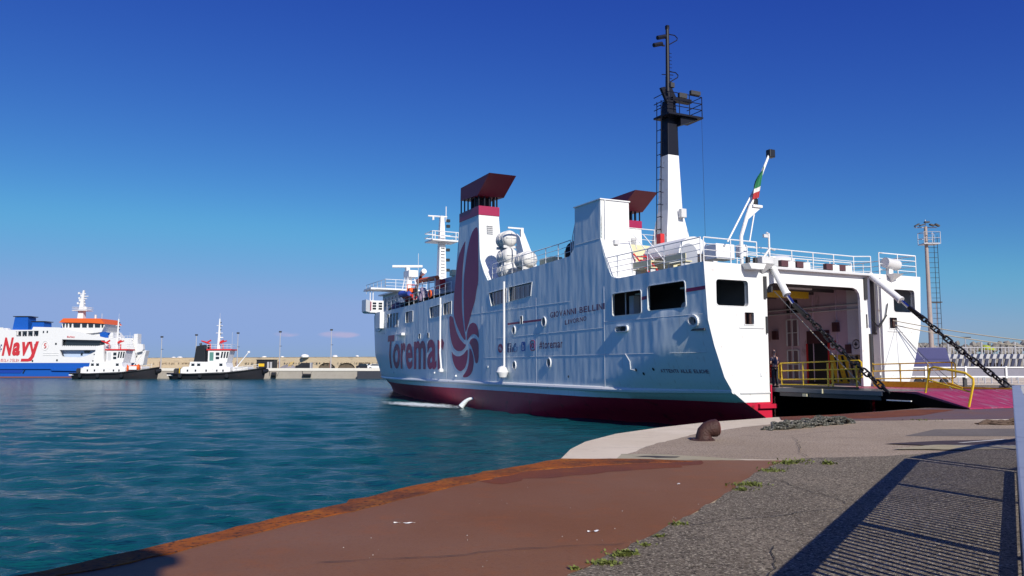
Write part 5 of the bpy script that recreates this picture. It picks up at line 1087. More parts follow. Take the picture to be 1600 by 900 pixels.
for px, py, n, s, h in ((1232, 726, 160, .16, .07), (1205, 738, 120, .14, .07), (1172, 760, 160, .13, .07), (1158, 768, 80, .08, .06), (1245, 722, 90, .2, .05), (1295, 727, 60, .08, .10), (1062, 822, 60, .05, .05), (1030, 842, 30, .03, .05), (1008, 855, 40, .05, .04), (980, 868, 150, .06, .05), (968, 872, 90, .05, .05), (945, 884, 140, .06, .05), (900, 893, 40, .02, .05), (1440, 657, 40, .3, .05)):
    x, y = gp(px, py); tuft(x, y, n, s, h)
tag(wv.build('weeds', mat('weed_green', (.13, .155, .03), .8, var=.5, vscale=30), None, fix=False), kind='stuff')
pb = MB()
for _ in range(420):
    x, y = gp(rn.uniform(900, 1580), rn.uniform(700, 900)); s = rn.uniform(.002, .007)
    if x < -.2 + (y - 5) * .6 - .3: continue
    pb.box((x, y, GZ + .012 + s * .3), (s * rn.uniform(1, 2), s, s), rn.uniform(0, 3))
for _ in range(45):
    x, y = gp(rn.uniform(500, 1200), rn.uniform(735, 890)); s = rn.uniform(.002, .006); pb.box((x, y, GZ + .016 + s * .3), (s * 1.5, s, s), rn.uniform(0, 3))
tag(pb.build('loose_grit', mat('grit', (.42, .40, .37), .9), None, fix=False), kind='stuff')
def scrap(px, py, L_, w, label, rz):
    x, y = gp(px, py); mb = MB(); n = 8
    for k in range(n): f_ = k / (n - 1); mb.v += [(L_ * (f_ - .5), -w * (.3 + .7 * math.sin(3.1 * f_)), .004 + .012 * math.sin(5 * f_) ** 2), (L_ * (f_ - .5), w * (.3 + .7 * math.sin(3.1 * f_)) * .6, .004 + .012 * math.cos(4 * f_) ** 2)]
    mb.f = [(2 * k, 2 * k + 1, 2 * k + 3, 2 * k + 2) for k in range(n - 1)]
    o = mb.build('litter_scrap', WHITE); o.location = (x, y, GZ + .018); o.rotation_euler = (0, 0, rz); tag(o, label, 'litter')
scrap(928, 834, .13, .018, 'white torn scrap lying in the middle of the rusty brown plate', .3)
scrap(632, 821, .22, .008, 'thin pale strip lying on the brown plate near the rusty rim', -.1)
scrap(1060, 759, .06, .02, 'small white scrap on the brown plate near the weeds', .8)

# mooring lines from the stern fairleads
def sagline(a, b, sag, r, label, m_=ROPE, n=24, name='mooring_line'):
    a = Vector(a); b = Vector(b); pts = [a + (b - a) * (k / n) - Vector((0, 0, sag * 4 * (k / n) * (1 - k / n))) for k in range(n + 1)]
    return tag(MB().tube(pts, r, 6).build(name, m_, None, smooth=True), label, 'mooring line')
W1 = onship(4.95, -0.1, 5.72)
sagline(W1, (29.6, 36.2, 4.05), .25, .028, 'upper of the two mooring ropes running right from the stern fairlead above the fence')
sagline(onship(5.1, -.1, 5.48), (30.6, 38.4, 3.9), .3, .028, 'lower of the two mooring ropes running right from the stern fairlead')
sagline(onship(5.2, -.1, 5.4), (19.2, 34.2, GZ + .1), .1, .016, 'thin steel wire running down from the fairlead to the quay behind the yellow rail', MATS['galvanised'])
sagline(onship(5.25, -.1, 5.38), (21.9, 38.0, GZ + .2), .35, .014, 'slack thin line hanging from the right stern fairlead', MATS['dark_steel'])

# ------------------------------------------------------------------ right background
ROCK = mat('breakwater_rock', (.24, .225, .20), .9, var=.35, vscale=1.2, bump=.15, bscale=2.5, stain=(.12, .11, .10), stain_amt=.35, stain_scale=.9)
ROCKF = mat('breakwater_pale', (.62, .50, .33), .9, var=.12, vscale=.15, bump=.1, bscale=1.2, stain=(.36, .30, .23), stain_amt=.2, stain_scale=.25, stretch=(1, 1, 3))
BWDARK = mat('niche_shade', (.10, .09, .08), .9)
def arched_wall(name, p0, p1, zb, zt, pitch, aw, ah, depth, m_, label, start=2.0, count=99):
    """wall from p0 to p1 with real arched niches"""
    p0 = Vector((*p0, 0)); p1 = Vector((*p1, 0)); L = (p1 - p0).length; t = (p1 - p0) / L; n_ = Vector((t.y, -t.x, 0))
    e = empty(name, (p0.x, p0.y, 0), math.atan2(t.y, t.x), label, 'breakwater')
    hl = []
    x = start
    while x + aw < L - 1 and len(hl) < count:
        hl.append([(x + aw * .5 - aw * .5 * math.cos(math.pi * k / 12), zb + .05 + ah * math.sin(math.pi * k / 12)) for k in range(12, -1, -1)]); x += pitch
    panel([(0, zb), (L, zb), (L, zt), (0, zt)], hl, 99, 99, lambda a, b: (a, 0, b)).build('wall', m_, e)
    for h in hl:
        q = MB(); n = len(h); q.v = [(a, 0, b) for a, b in h] + [(a, depth, b) for a, b in h]; q.f = [(i, (i + 1) % n, (i + 1) % n + n, i + n) for i in range(n)] + [tuple(range(n, 2 * n))]; q.build('niche', mat('niche_brown', (.16, .125, .085), .9, var=.2), e)
    MB().bb(0, L, 0, 8, zt - .15, zt).build('walkway', m_, e)
    return e
aw = arched_wall('breakwater', (58, 152), (330, 132), GZ, 5.6, 9.0, 6.2, 2.1, 2.5, ROCK, 'long stone breakwater with arched niches behind the right hand fence')
# boulders on top of the right breakwater
rb_ = MB(); rn = random.Random(21); base = bmesh.new(); bmesh.ops.create_icosphere(base, subdivisions=1, radius=1); bv = [v.co.copy() for v in base.verts]; bf = [tuple(v.index for v in f.verts) for f in base.faces]; base.free()
def rock(mb, c, s):
    M = Matrix.Rotation(rn.uniform(0, 6), 3, 'Z') @ Matrix.Rotation(rn.uniform(0, 6), 3, 'X'); q = [rn.uniform(.75, 1.25) for _ in bv]
    mb.add([Vector(c) + (M @ (v * k)) * s for v, k in zip(bv, q)], bf)
for k in range(1500):
    f_ = rn.random(); x = 60 + 190 * f_; y = 152 - (x - 58) * 20 / 272; row = rn.random(); rock(rb_, (x, y + 1.5 + row * 5, 5.6 + row * 1.9 + rn.uniform(-.2, .25)), rn.uniform(.35, .75))
tag(rb_.build('boulders', mat('boulder_grey', (.27, .25, .22), .9, var=.6, vscale=.35, stain=(.10, .09, .08), stain_amt=.35, stain_scale=.5), None, fix=False), kind='stuff')
tag(lump('bush', (88, 148, 6.4), (1.3, .8, .7), mat('yellow_bush', (.32, .38, .02), .8), 4), 'small yellow green bush on the stone breakwater above the fence', 'bush')

# thin white bar fence beyond the quay road
fb = empty('barrier_fence', (47, 86, GZ), math.atan2(-6, 60), 'far fence of thin pale vertical bars and posts in front of the stone breakwater', 'fence')
for z in (.3, 3.5): MB().tube([(0, 0, z), (62, 0, z)], .05, 5).build('rail', GALVW, fb)
pq = MB().tube([(0, 0, 0), (0, 0, 4.1)], .10, 6); pme = bpy.data.meshes.new('post'); pme.from_pydata(pq.v, [], pq.f); pme.materials.append(GALVW)
bq = MB().bb(-.025, .025, -.02, .02, .3, 3.6); bme = bpy.data.meshes.new('bar'); bme.from_pydata(bq.v, [], bq.f); bme.materials.append(GALV)
for k in range(18): o = link('post', pme, fb); o.location = (k * 3.4, 0, 0)
for k in range(160):
    o = link('bar', bme, fb); o.location = (.2 + k * .35, 0, 0)
# row of slanted dark panels with pale tops
bl_ = MB().prism([(0, 0, 1.5), (.24, 0, 1.5), (.46, 0, 2.2), (.20, 0, 2.2)], (0, .12, 0)); bme_ = bpy.data.meshes.new('leaning_board'); bme_.from_pydata(bl_.v, [], bl_.f); bme_.materials.append(mat('board_navy', (.025, .03, .07), .5))
cp_ = MB().prism([(.16, -.01, 2.20), (.46, -.01, 2.20), (.62, -.01, 2.6), (.30, -.01, 2.6)], (0, .4, 0)); cme_ = bpy.data.meshes.new('pale_cap'); cme_.from_pydata(cp_.v, [], cp_.f); cme_.materials.append(GALVW)
ft_ = MB().bb(-.02, .5, 0, .2, 1.38, 1.49).bb(-.02, .04, 0, .08, 0, 1.38); fme_ = bpy.data.meshes.new('rack_foot'); fme_.from_pydata(ft_.v, [], ft_.f); fme_.materials.append(GALV)
for k in range(44):
    o = link('leaning_board', bme_); o.location = (37.5 + k * .56, 71.5 - k * .05, GZ); link('pale_cap', cme_, o); link('rack_foot', fme_, o)
    tag(o, 'narrow navy board leaning right, pale cap on top, in the long row behind the barrier', 'board', 'leaning boards in the row behind the barrier')
# long elevated barrier beam
gb = empty('link_span_barrier', (24.0, 57.5, GZ), math.atan2(-3, 40), 'long lilac grey barrier beam with white edges running across behind the ramp', 'barrier')
LIL = mat('lilac_steel', (.22, .215, .26), .45, var=.1)
for k in range(12):
    MB().bb(k * 2.75 + .03, k * 2.75 + 2.72, 0, .3, .85, 1.42).build('beam_panel', LIL, gb); MB().bb(k * 2.75, k * 2.75 + 2.75, -.06, .35, 1.42, 1.5).bb(k * 2.75, k * 2.75 + 2.75, -.06, .35, .77, .85).build('edge_strip', WHITE, gb)
    MB().bb(k * 2.75 - .06, k * 2.75 + .06, -.09, .38, .7, 1.55).build('joint_plate', WHITE, gb); MB().bb(k * 2.75 - .1, k * 2.75 + .1, .05, .3, 0, .77).build('leg', DARK, gb)
sheet('dark_ground', [(17, 46), (60, 44), (60, 50), (20, 52)], GZ + .006, ASPH)
sheet('dark_ground', [(20, 60), (80, 58), (80, 66), (22, 66)], GZ + .006, ASPH)
for px, py, d, w, h in ((1530, 600, 50, .9, .25), (1475, 601, 47, .7, .5), (1583, 588, 55, 1.2, .3)):
    p = at(px, py, d); tag(lump('tarred_lump', (p.x, p.y, GZ), (w, .5, h), BLACK, int(px)), 'black low ' + ('rubber heap behind the yellow rail' if px == 1475 else 'heap lying on the road beside the chain' if px == 1530 else 'heap under the white edged barrier far right'), 'heap')
tag(lump('hedge', at(1596, 590, 42) - Vector((-1.6, 0, 1.2)), (1.2, 1.0, 1.6), mat('hedge_green', (.10, .13, .03), .9, var=.5, vscale=8, bump=.1, bscale=8), 14), 'green shrub at the right edge above the far end of the fence', 'shrub')
# blue container beside the stern
bc = empty('blue_container', (33.3, 62.5, GZ), R(-6), 'purple blue steel hopper standing behind the ferry stern at the light tower foot', 'container')
MB().prism([(-2.2, 0, 1.35), (1.05, 0, 1.35), (.65, 0, 3.0), (-1.9, 0, 3.0)], (0, 2.0, 0)).build('body', BLUEBOX, bc, bevel=.03)
MB().bb(-1.8, .6, .3, 1.8, .55, 1.3).build('under_frame', BLACK, bc)
for x in (-1.5, 0.4):
    MB().tube([(x, -.05, .3), (x, .25, .3)], .3, 12).build('wheel', BLACK, bc)
MB().bb(-2.0, .8, -.03, 0, 2.1, 2.2).build('rib', BLUEBOX, bc)
# light tower
lt = empty('light_tower', (41.0, 78.0, GZ), 0, 'tall grey lattice ladder light tower with floodlights rising right of the ferry stern', 'light tower')
MB().tube([(0, 0, 0), (0, 0, 15.3)], [.25, .15], 12).build('mast', mat('tower_brown_grey', (.36, .29, .26), .6, var=.15), lt, smooth=True)
MB().bb(-.5, 1.1, -.6, .6, 13.5, 13.6).build('platform', GALV, lt)
for z in (14.1, 14.7): MB().tube([(-.5, -.6, z), (1.1, -.6, z), (1.1, .6, z), (-.5, .6, z), (-.5, -.6, z)], .028, 5).build('platform_rail', GALV, lt)
for x, y in ((-.5, -.6), (.3, -.6), (1.1, -.6), (1.1, .6), (-.5, .6)): MB().tube([(x, y, 13.5), (x, y, 14.7)], .035, 5).build('platform_post', GALV, lt)
for x, a in ((-1.0, .5), (-.5, .3), (.5, -.3), (1.0, -.5), (.0, 0)): MB().box((x, -.3, 15.4 + (.3 if x == 0 else 0)), (.45, .35, .13), M=Matrix.Rotation(-a, 3, 'Y')).build('floodlight', DARK, lt)
MB().tube([(-1.1, 0, 15.2), (1.1, 0, 15.2)], .05, 5).tube([(0, 0, 15), (0, 0, 16.0)], .04, 5).build('cross_arm', GALV, lt)
ld = MB().tube([(.75, 0, 2), (.75, 0, 14.4)], .03, 4).tube([(1.1, 0, 2), (1.1, 0, 14.4)], .03, 4).build('ladder', DARK, lt)
for k in range(24): z = 2.2 + k * .5; MB().tube([(.4 - .01 * k, 0, z), (1.1, 0, z)], .02, 4).build('rung', DARK, ld)
for px, py, d, lb in ((1463, 473, 130, 'slender grey lamp post behind the stern, right of the light tower'), (1508, 528, 140, 'short thin mast on the breakwater left of the fence posts')):
    p = at(px, py, d); e = empty('lamp_post', (p.x, d, GZ), 0, lb, 'lamp post'); MB().tube([(0, 0, 0), (0, 0, p.z - GZ)], [.16, .09], 6).build('pole', GALV, e); MB().bb(-.9, .9, -.2, .2, p.z - GZ, p.z - GZ + .18).build('lamp_head', DARK, e)

# ------------------------------------------------------------------ far quay and breakwater on the left
QY = 193.0
fq = tag(MB().bb(-87, 20, QY, 215, -2, 2.35).bb(-230, -87, 222, 300, -2, 2.35).build('far_quay', FARC), kind='structure')
tag(MB().bb(-92, 0, QY - .15, QY + .9, 2.1, 2.75).build('quay_kerb', mat('white_kerb', (.70, .67, .60), .7, var=.1)), kind='structure')
lw = arched_wall('breakwater', (-150, 268), (0, 213), 2.35, 5.85, 6.6, 5.7, 1.75, .35, ROCKF, 'long pale sand coloured breakwater with arched niches across the harbour', start=99.5, count=2)
MB().bb(0, 160, -.5, 0, 2.35, 2.6).build('wall_plinth', ROCK, lw)
rb_ = MB()
for k in range(300):
    f_ = rn.random(); x = -150 + 150 * f_; y = 268 - 55 * f_; rock(rb_, (x, y + rn.uniform(-.5, -.2) , 4.15 + rn.uniform(-.1, .1)), rn.uniform(.06, .2))
tag(rb_.build('wall_foot_rubble', mat('rubble', (.26,.20,.13), .9), None, fix=False), kind='stuff')
for px, w, h in ((472, 1.3, .9), (520, .8, .5), (408, .8, .4), (437, .5, .3), (275, 1.0, .5), (265, .8, .4), (555, .5, .3)):
    f_ = (px - 190) / 400; p = at(px, 560, 262 - 45 * (px - 270) / 300); tag(lump('white_stone', (p.x, p.y + 3, 5.9), (w, w * .8, h), WHITE, px, n=2), {472: 'largest white hut shaped stone on top of the far breakwater', 520: 'white stone on the breakwater top beside the right far lamp post', 408: 'small white stone on the breakwater above the black kiosk', 437: 'tiny white stone on the breakwater at the lamp post above the kiosk', 275: 'white stone on the breakwater just left of the right tug funnel', 265: 'white stone on the breakwater between the two tugs', 555: 'tiny white stone on the breakwater nearest the ferry bow'}[px], 'stone')
LBL = {253: 'far lamp post between the two tugs', 307: 'thin far lamp post behind the funnel of the right tug', 372: 'far lamp post behind the bow of the right tug', 438: 'far lamp post standing above the grey tarpaulin heap', 518: 'far lamp post nearest the ferry bow, between the two arches'}
for px, py, pb_ in ((253, 527, 571), (307, 524, 560), (372, 521, 568), (438, 519, 568), (518, 516, 567)):
    p = at(px, py, 209); e = empty('lamp_post', (p.x, p.y, 2.35), 0, LBL[px], 'lamp post'); H_ = p.z - 2.35
    MB().tube([(0, 0, 0), (0, 0, H_)], [.16, .08], 6).build('pole', GALVW, e); MB().tube([(-.22, 0, 0), (-.22, 0, 2.1)], .12, 6).build('pole_base', mat('pole_rust', (.25, .13, .09), .8), e)
    MB().bb(-.35, .35, -.1, .1, H_ - .1, H_ + .3).bb(-.06, .5, -.1, .1, H_ * .62, H_ * .62 + .12).build('lamp_head', DARK, e)
# kiosk, heaps, cars, fenders on the far quay
def fx(px): return (px - 800) / FPX * 196
ks = empty('kiosk', (fx(416), 196, 2.35), 0, 'black site kiosk with a yellow panel on the far quay right of the tug bow', 'kiosk')
MB().bb(-2.1, 2.1, 0, 3, 0, 2.35).build('body', BLACK, ks); MB().bb(-2.2, 2.2, -.2, 3.1, 2.35, 2.5).build('roof', BLACK, ks); MB().bb(-1.6, -.2, -.05, 0, .8, 1.5).build('sign_panel', YEL, ks)
for x in (.5, 1.2): MB().bb(x, x + .5, -.05, 0, .4, 1.9).build('window', GALVW, ks)
tag(lump('tarpaulin_heap', (fx(448), 197, 2.35), (2.2, 1.2, 1.2), mat('grey_tarp', (.22, .21, .23), .8), 31), 'grey tarpaulin heap with poles on the far quay right of the kiosk', 'heap')
tag(MB().tube([(0, 0, .2), (1.2, 0, 1.9)], .08, 5).tube([(.6, 0, .2), (1.7, 0, 2.1)], .05, 5).build('leaning_pole', YEL), 'yellow poles leaning out of the grey heap on the far quay', 'pole')
COL.objects['leaning_pole'].location = (fx(449), 196.3, 2.35)
vb = empty('black_van', (fx(474), 197, 2.35), 0, 'black van with open pale rear door on the far quay left of the first arch', 'van')
MB().prism([(-2.0, 0, .3), (1.6, 0, .3), (1.6, 0, 1.7), (-.6, 0, 1.7), (-1.2, 0, 1.15), (-2.0, 0, 1.0)], (0, 1.7, 0)).build('body', BLACK, vb, bevel=.08); MB().bb(1.6, 1.9, 0, 1.5, .3, 1.75).build('rear_door', GALVW, vb)
for x in (-1.2, 1.0): MB().tube([(x, -.05, .32), (x, .2, .32)], .32, 12).build('wheel', BLACK, vb)
MB().prism([(-1.1, -.02, 1.1), (-.5, -.02, 1.1), (-.5, -.02, 1.6), (-.6, -.02, 1.6)], (0, .03, 0)).build('window', GLASS, vb)
def car(x, y, m_, label, s=1.0):
    e = empty('parked_car', (x, y, 2.35), 0, label, 'car')
    MB().prism([(-2.05, 0, .35), (2.05, 0, .35), (2.1, 0, .75), (1.9, 0, .92), (1.1, 0, .98), (.55, 0, 1.42), (-.95, 0, 1.45), (-1.7, 0, 1.0), (-2.08, 0, .9)], (0, 1.65, 0)).build('body', m_, e, bevel=.08)
    MB().prism([(-1.35, -.02, 1.0), (.9, -.02, 1.0), (.5, -.02, 1.36), (-.9, -.02, 1.38)], (0, .04, 0)).build('window', GLASS, e)
    for wx in (-1.3, 1.3):
        w = MB().tube([(wx, -.03, .33), (wx, .2, .33)], .33, 14).build('wheel', BLACK, e); MB().tube([(wx, -.05, .33), (wx, -.02, .33)], .18, 10).build('rim', GALV, w)
    MB().bb(2.02, 2.12, .2, .5, .62, .75).build('headlight', WHITE, e); MB().bb(-2.1, -2.02, .2, .5, .7, .8).build('tail_light', REDP, e)
car(fx(588), 196, WHITE, 'white car parked on the far quay just left of the ferry bow')
car(fx(568), 198, mat('car_black', (.02, .02, .025), .25), 'dark car parked on the far quay left of the white car')
car(fx(596), 201, mat('car_silver', (.35, .36, .38), .3, metal=.4), 'silver car half hidden behind the white car on the far quay')
fq_l = (('round black fender hanging on the far quay wall beside the tug bow', 431, .62, True), ('long black fender slung on chains on the far quay wall', 482, .5, False))
for lb, px, r, rd in fq_l:
    e = empty('quay_fender', ((px - 800) / FPX * QY, QY - .5, 1.3), 0, lb, 'fender')
    if rd: MB().tube([(-.5, 0, -.1), (.5, 0, -.1)], .62, 14).build('drum', BLACK, e, smooth=True)
    else: MB().tube([(-1.0, 0, -.2), (1.0, 0, -.2)], .32, 12).build('drum', BLACK, e, smooth=True)
    MB().tube([(-.9, 0, -.1), (-1.2, .4, .8)], .06, 5).tube([(.9, 0, -.1), (1.2, .4, .8)], .06, 5).build('chain', BLACK, e)
tag(MB().bb((560 - 800) / FPX * 190, 2, 189.5, QY, 0, 2.0).build('dark_landing', mat('landing_dark', (.03, .035, .05), .7, var=.3)), kind='structure')

# ------------------------------------------------------------------ tugs
def tug(x, y, rz, label, name_marks=True, variant=0, s=1.0):
    """22 m harbour tug, bow towards +x, local z = height above the water"""
    e = empty('tug', (x, y, WZ), rz, label, 'tug'); e.scale = (s, s, s * (1.14 if variant == 0 else 1.25))
    st_ = [(-11, 1.0), (-10.4, 2.2), (-9, 3.2), (-5, 3.7), (2, 3.7), (7, 3.0), (9.6, 1.7), (11.2, .08)]
    def sheer(u): return 1.15 + .0 * u + (1.25 * max(0, (u + 1) / 12) ** 1.6) + .12 * max(0, (-u - 6) / 5)
    mb = MB(); n = len(st_)
    for i, (u, b) in enumerate(st_):
        for fz, fb, fu in ((-.6, .75, .93), (.15, .9, .96), (.75, 1.0, .985), (1.0, 1.03, 1.0)):
            z = -.6 if fz < 0 else sheer(u) * fz
            mb.v += [(u * fu, -b * fb, z)]
        for fz, fb, fu in ((1.0, 1.03, 1.0), (.75, 1.0, .985), (.15, .9, .96), (-.6, .75, .93)):
            z = -.6 if fz < 0 else sheer(u) * fz
            mb.v += [(u * fu, b * fb, z)]
    for i in range(n - 1):
        for k in range(7): a = i * 8 + k; mb.f.append((a, a + 8, a + 9, a + 1))
    mb.f += [tuple(range(8)), tuple(range((n - 1) * 8, n * 8))]
    hl = mb.build('hull', mat('tug_black', (.018, .018, .024), .5, var=.3, stain=(.10, .05, .03), stain_amt=.05), e, smooth=True)
    MB().tube([(u, -b * 1.05, sheer(u) - .1) for u, b in st_] , .16, 6).build('rubbing_fender', BLACK, hl)
    MB().tube([(10.6, -.9, 1.5), (11.35, 0, 1.7), (10.6, .9, 1.5)], .45, 8).build('bow_fender', BLACK, hl, smooth=True)
    for u in (-7, -2.5, 3.5): MB().tube([(u, -3.95, .75), (u, -3.65, .75)], .42, 12).build('tyre', BLACK, hl)
    MB().add([(-10.8, -1.4, 1.1), (-9, -3.0, 1.05), (2, -3.5, 1.1), (8, -2.3, 1.7), (8, 2.3, 1.7), (2, 3.5, 1.1), (-9, 3.0, 1.05), (-10.8, 1.4, 1.1)], [tuple(range(8))]).build('deck', DECKG, e)
    dh = MB().prism([(-7.4, -2.6, 1.0), (-7.4, -2.6, 2.0), (-6.8, -2.6, 2.5), (3.8, -2.6, 2.45), (3.8, -2.6, 1.0)], (0, 5.2, 0)).prism([(-5.6, -2.4, 2.4), (-5.4, -2.4, 3.5), (2.6, -2.4, 3.45), (2.9, -2.4, 2.4)], (0, 4.8, 0)).build('deckhouse', WHITE, e, bevel=.06)
    for u in (-5.8, -4.0, -1.6, .8, 2.2): MB().bb(u - .16, u + .16, -2.66, -2.6, 1.55, 1.95).build('porthole', GLASS, dh)
    for u in (-4.7, -3.4, 1.6): MB().bb(u - .35, u + .35, -2.46, -2.4, 2.65, 3.15).build('deck_window', GLASS, dh)
    MB().prism([(4.2, -2.2, 1.3), (4.2, -2.2, 2.4), (7.4, -1.8, 2.55), (7.6, -1.6, 1.8)], (0, 4.2, 0)).build('fore_bulwark', WHITE, e)
    wh = MB().prism([(-1.6, -1.9, 3.4), (-1.6, -1.9, 5.75), (3.35, -1.9, 5.75), (2.7, -1.9, 3.4)], (0, 3.8, 0)).build('wheelhouse', WHITE, e, bevel=.05)
    for k in range(3): MB().prism([(1.35 + k * .62 - .05, -1.95, 4.25), (1.75 + k * .62 - .1, -1.95, 4.25), (1.98 + k * .62 - .1, -1.95, 5.5), (1.55 + k * .62 - .05, -1.95, 5.5)], (0, .05, 0)).build('wheelhouse_window', GLASS, wh)
    for z0, z1 in ((4.0, 4.5), (4.75, 5.35)): MB().bb(.2, 1.0, -1.95, -1.9, z0, z1).build('wheelhouse_window', GLASS, wh)
    MB().bb(-1.2, -.3, -1.95, -1.9, 3.7, 5.4).build('wheelhouse_door', mat('door_green', (.10, .25, .22), .5) if variant == 0 else GREYW, wh)
    MB().bb(-1.9, 3.7, -2.1, 2.1, 5.75, 6.05).build('roof', REDP, wh, bevel=.05)
    fu = MB().prism([(-4.8, -1.9, 3.4), (-4.3, -1.9, 6.6), (-2.4, -1.9, 6.9), (-2.2, -1.9, 3.4)], (0, 1.2, 0)).prism([(-4.8, 0.7, 3.4), (-4.3, 0.7, 6.6), (-2.4, 0.7, 6.9), (-2.2, 0.7, 3.4)], (0, 1.2, 0)).build('funnel', BLACK if variant == 0 else WHITE, e, bevel=.05)
    MB().tube([(-3.4, -1.3, 6.6), (-3.6, -1.3, 7.2)], .28, 8).build('exhaust', BLACK, fu)
    mt = taper([(.2, 0, 6.0, .35, .35), (.2, 0, 8.5, .24, .24), (.2, 0, 12.2, .12, .12)], 'mast', WHITE, e)
    MB().tube([(-.6, 0, 9.3), (1.0, 0, 9.3)], .07, 5).tube([(-.5, 0, 10.8), (.9, 0, 10.8)], .06, 5).bb(.3, 1.1, -.15, .15, 8.3, 8.5).build('yard', WHITE, mt)
    for z in (9.0, 9.9, 10.6, 11.3): MB().bb(.3, .55, -.12, .12, z, z + .22).build('mast_light', BLACK, mt)
    MB().tube([(.2, 0, 12.2), (.2, 0, 13.3)], .03, 4).tube([(3.0, .5, 6), (3.0, .5, 9.5)], .025, 4).build('antenna', GREYW, mt)
    for xx, d_ in ((-1.7, -1), (1.2, 1)):
        MB().tube([(xx + .2, -.8, 6.0), (xx + .2, -.8, 7.0), (xx - .5, -.8, 7.3), (xx - 1.9 if d_ < 0 else xx + 1.0, -.8, 7.7)], [.14, .16, .2, .12], 7).tube([(xx - .6, -.8, 7.35), (xx + .3, -.8, 7.8)], .18, 6).build('fire_monitor', REDP, e)
    for z in (6.5, 6.95): MB().tube([(-1.8, -2.0, z), (3.6, -2.0, z), (3.6, 2, z)], .03, 4).build('roof_rail', WHITE, e)
    for k in range(7): MB().tube([(-1.8 + k * .9, -2.0, 6.05), (-1.8 + k * .9, -2.0, 6.95)], .03, 4).build('rail_post', WHITE, e)
    for z in (1.9, 2.3): MB().tube([(3.9, -2.8, z), (7.5, -2.0, z + .4), (9.8, -.9, z + .7)], .03, 4).build('bow_rail', WHITE, e)
    for k in range(6): f_ = k / 5; MB().tube([(4.2 + 5.4 * f_, -2.8 + 1.8 * f_, 1.4 + .6 * f_), (4.2 + 5.4 * f_, -2.8 + 1.8 * f_, 2.4 + .65 * f_)], .03, 4).build('rail_post', WHITE, e)
    cr_ = MB().tube([(4.4, -.5, 2.3), (7.2, -.5, 5.4)], .10, 6).tube([(4.4, -.5, 1.2), (4.4, -.5, 2.6)], .2, 6).bb(7.0, 7.5, -.65, -.35, 5.3, 5.65).build('crane', WHITE, e)
    w_ = MB().bb(-9.6, -8.6, -.8, .8, 1.1, 1.9).tube([(-9.1, -1.0, 1.7), (-9.1, 1.0, 1.7)], .5, 10).build('towing_winch', DARK, e)
    MB().tube([(-8.1, -1.4, 1.1), (-8.1, -1.4, 2.2), (-8.1, 1.4, 2.2), (-8.1, 1.4, 1.1)], .1, 5).build('towing_arch', WHITE if variant else YEL, e)
    if variant:
        MB().tube([(4.5, -2.6, 2.2), (7.3, -2.4, 2.4)], .5, 10).build('covered_raft', ORANGE, e); MB().bb(4.9, 6.8, -3.1, -2.9, 1.9, 2.6).build('raft_cover', WHITE, e)
        MB().bb(4.3, 4.5, -3.0, -2.8, 1.2, 2.9).bb(7.0, 7.2, -2.8, -2.6, 1.6, 3.0).build('raft_frame', ORANGE, e)
    if name_marks: MB().bb(-10.2, -8.8, -3.1, -3.05, .75, .95).build('painted_name', WHITE, e)
    return e
tug((342 - 800) / FPX * 184, 184, R(1), 'white and black tug with black funnel, on its own between the two ferries', variant=0)
tug((184 - 800) / FPX * 187, 187, R(-1), 'white and black tug with orange raft, in front of the blue and white ferry bow', variant=1, s=.92)
# small figure-like yellow davit on the aft deck of the tugs region kept as mooring gear
# ------------------------------------------------------------------ blue and white ferry on the left
ND = 204.0
nf = empty('ferry', ((40 - 800) / FPX * ND, ND, WZ), 0, 'blue and white ferry with orange bridge roof and large red lettering at the left edge', 'ferry')
K_ = ND / FPX
def nx(px): return (px - 40) * K_
def nz(py): return (HORIZ - py) * K_ + EYE - WZ + .0
NBL = mat('ferry_blue', (.008, .09, .42), .4, var=.08); NW = mat('ferry_white', (.74, .74, .73), .5, var=.05)
ORR = mat('bridge_orange', (.75, .13, .02), .45)
LM = nx(-230)
def plate(name, pts, m_, th, y0=0.0, parent=nf, bev=0.0): return MB().prism([(nx(a), y0, nz(b)) for a, b in pts], (0, th, 0)).build(name, m_, parent, bevel=bev)
def cutplate(name, pts, hl, m_, th, y0=0.0):
    P_ = [(nx(a), nz(b)) for a, b in pts]; H_ = [[(nx(a), nz(b)) for a, b in h] for h in hl]
    return panel(P_, H_, 99, 99, lambda a, b: (a, y0, b), th, (0, 1, 0)).build(name, m_, nf)
plate('boot_top', [(-230, 592), (-230, 588), (116, 588), (160, 589), (160, 592)], mat('boot_brown', (.18, .07, .06), .6), 14)
plate('hull', [(-230, 588), (-230, 567), (165, 567), (165, 588)], NBL, 14); plate('hull', [(165, 588), (165, 567), (206, 567), (206, 575), (190, 588)], NBL, 3)
plate('hull_fender', [(86, 579), (84, 576), (140, 574), (200, 573), (200, 577), (140, 580)], NBL, -.5, 0)
plate('hull_ledge', [(-230, 577), (-230, 575.6), (88, 575.4), (88, 576.6)], NBL, -.4, 0)
plate('shell_door', [(0, 582.8), (0, 577), (41, 577), (37, 582.8)], mat('ferry_blue_dark', (.01, .05, .33), .4), -.12, 0)
plate('door_ramp_strut', [(40, 583), (44, 576), (45, 576), (41.5, 583)], BLACK, -.3, 0)
sidepts = [(-230, 567), (-230, 512), (4, 512), (8, 516), (50, 515.5), (52, 512), (92, 513), (98, 530), (165, 532), (165, 540), (196, 541), (190, 548), (172, 560), (205, 567)]
sidep = [(-230, 567), (-230, 512), (4, 512), (8, 516), (50, 515.5), (52, 511), (93, 512), (165, 528), (205, 530), (212, 548), (214, 567)]
cutplate('side_shell', sidep, [[(98, 530.5), (165, 532), (165, 540.5), (98, 540)], [(95, 547), (156, 547), (138, 556), (128, 558.5), (99.5, 557.5)], [(25, 518), (61, 517), (61, 525.5), (25, 526)]], NW, .4)
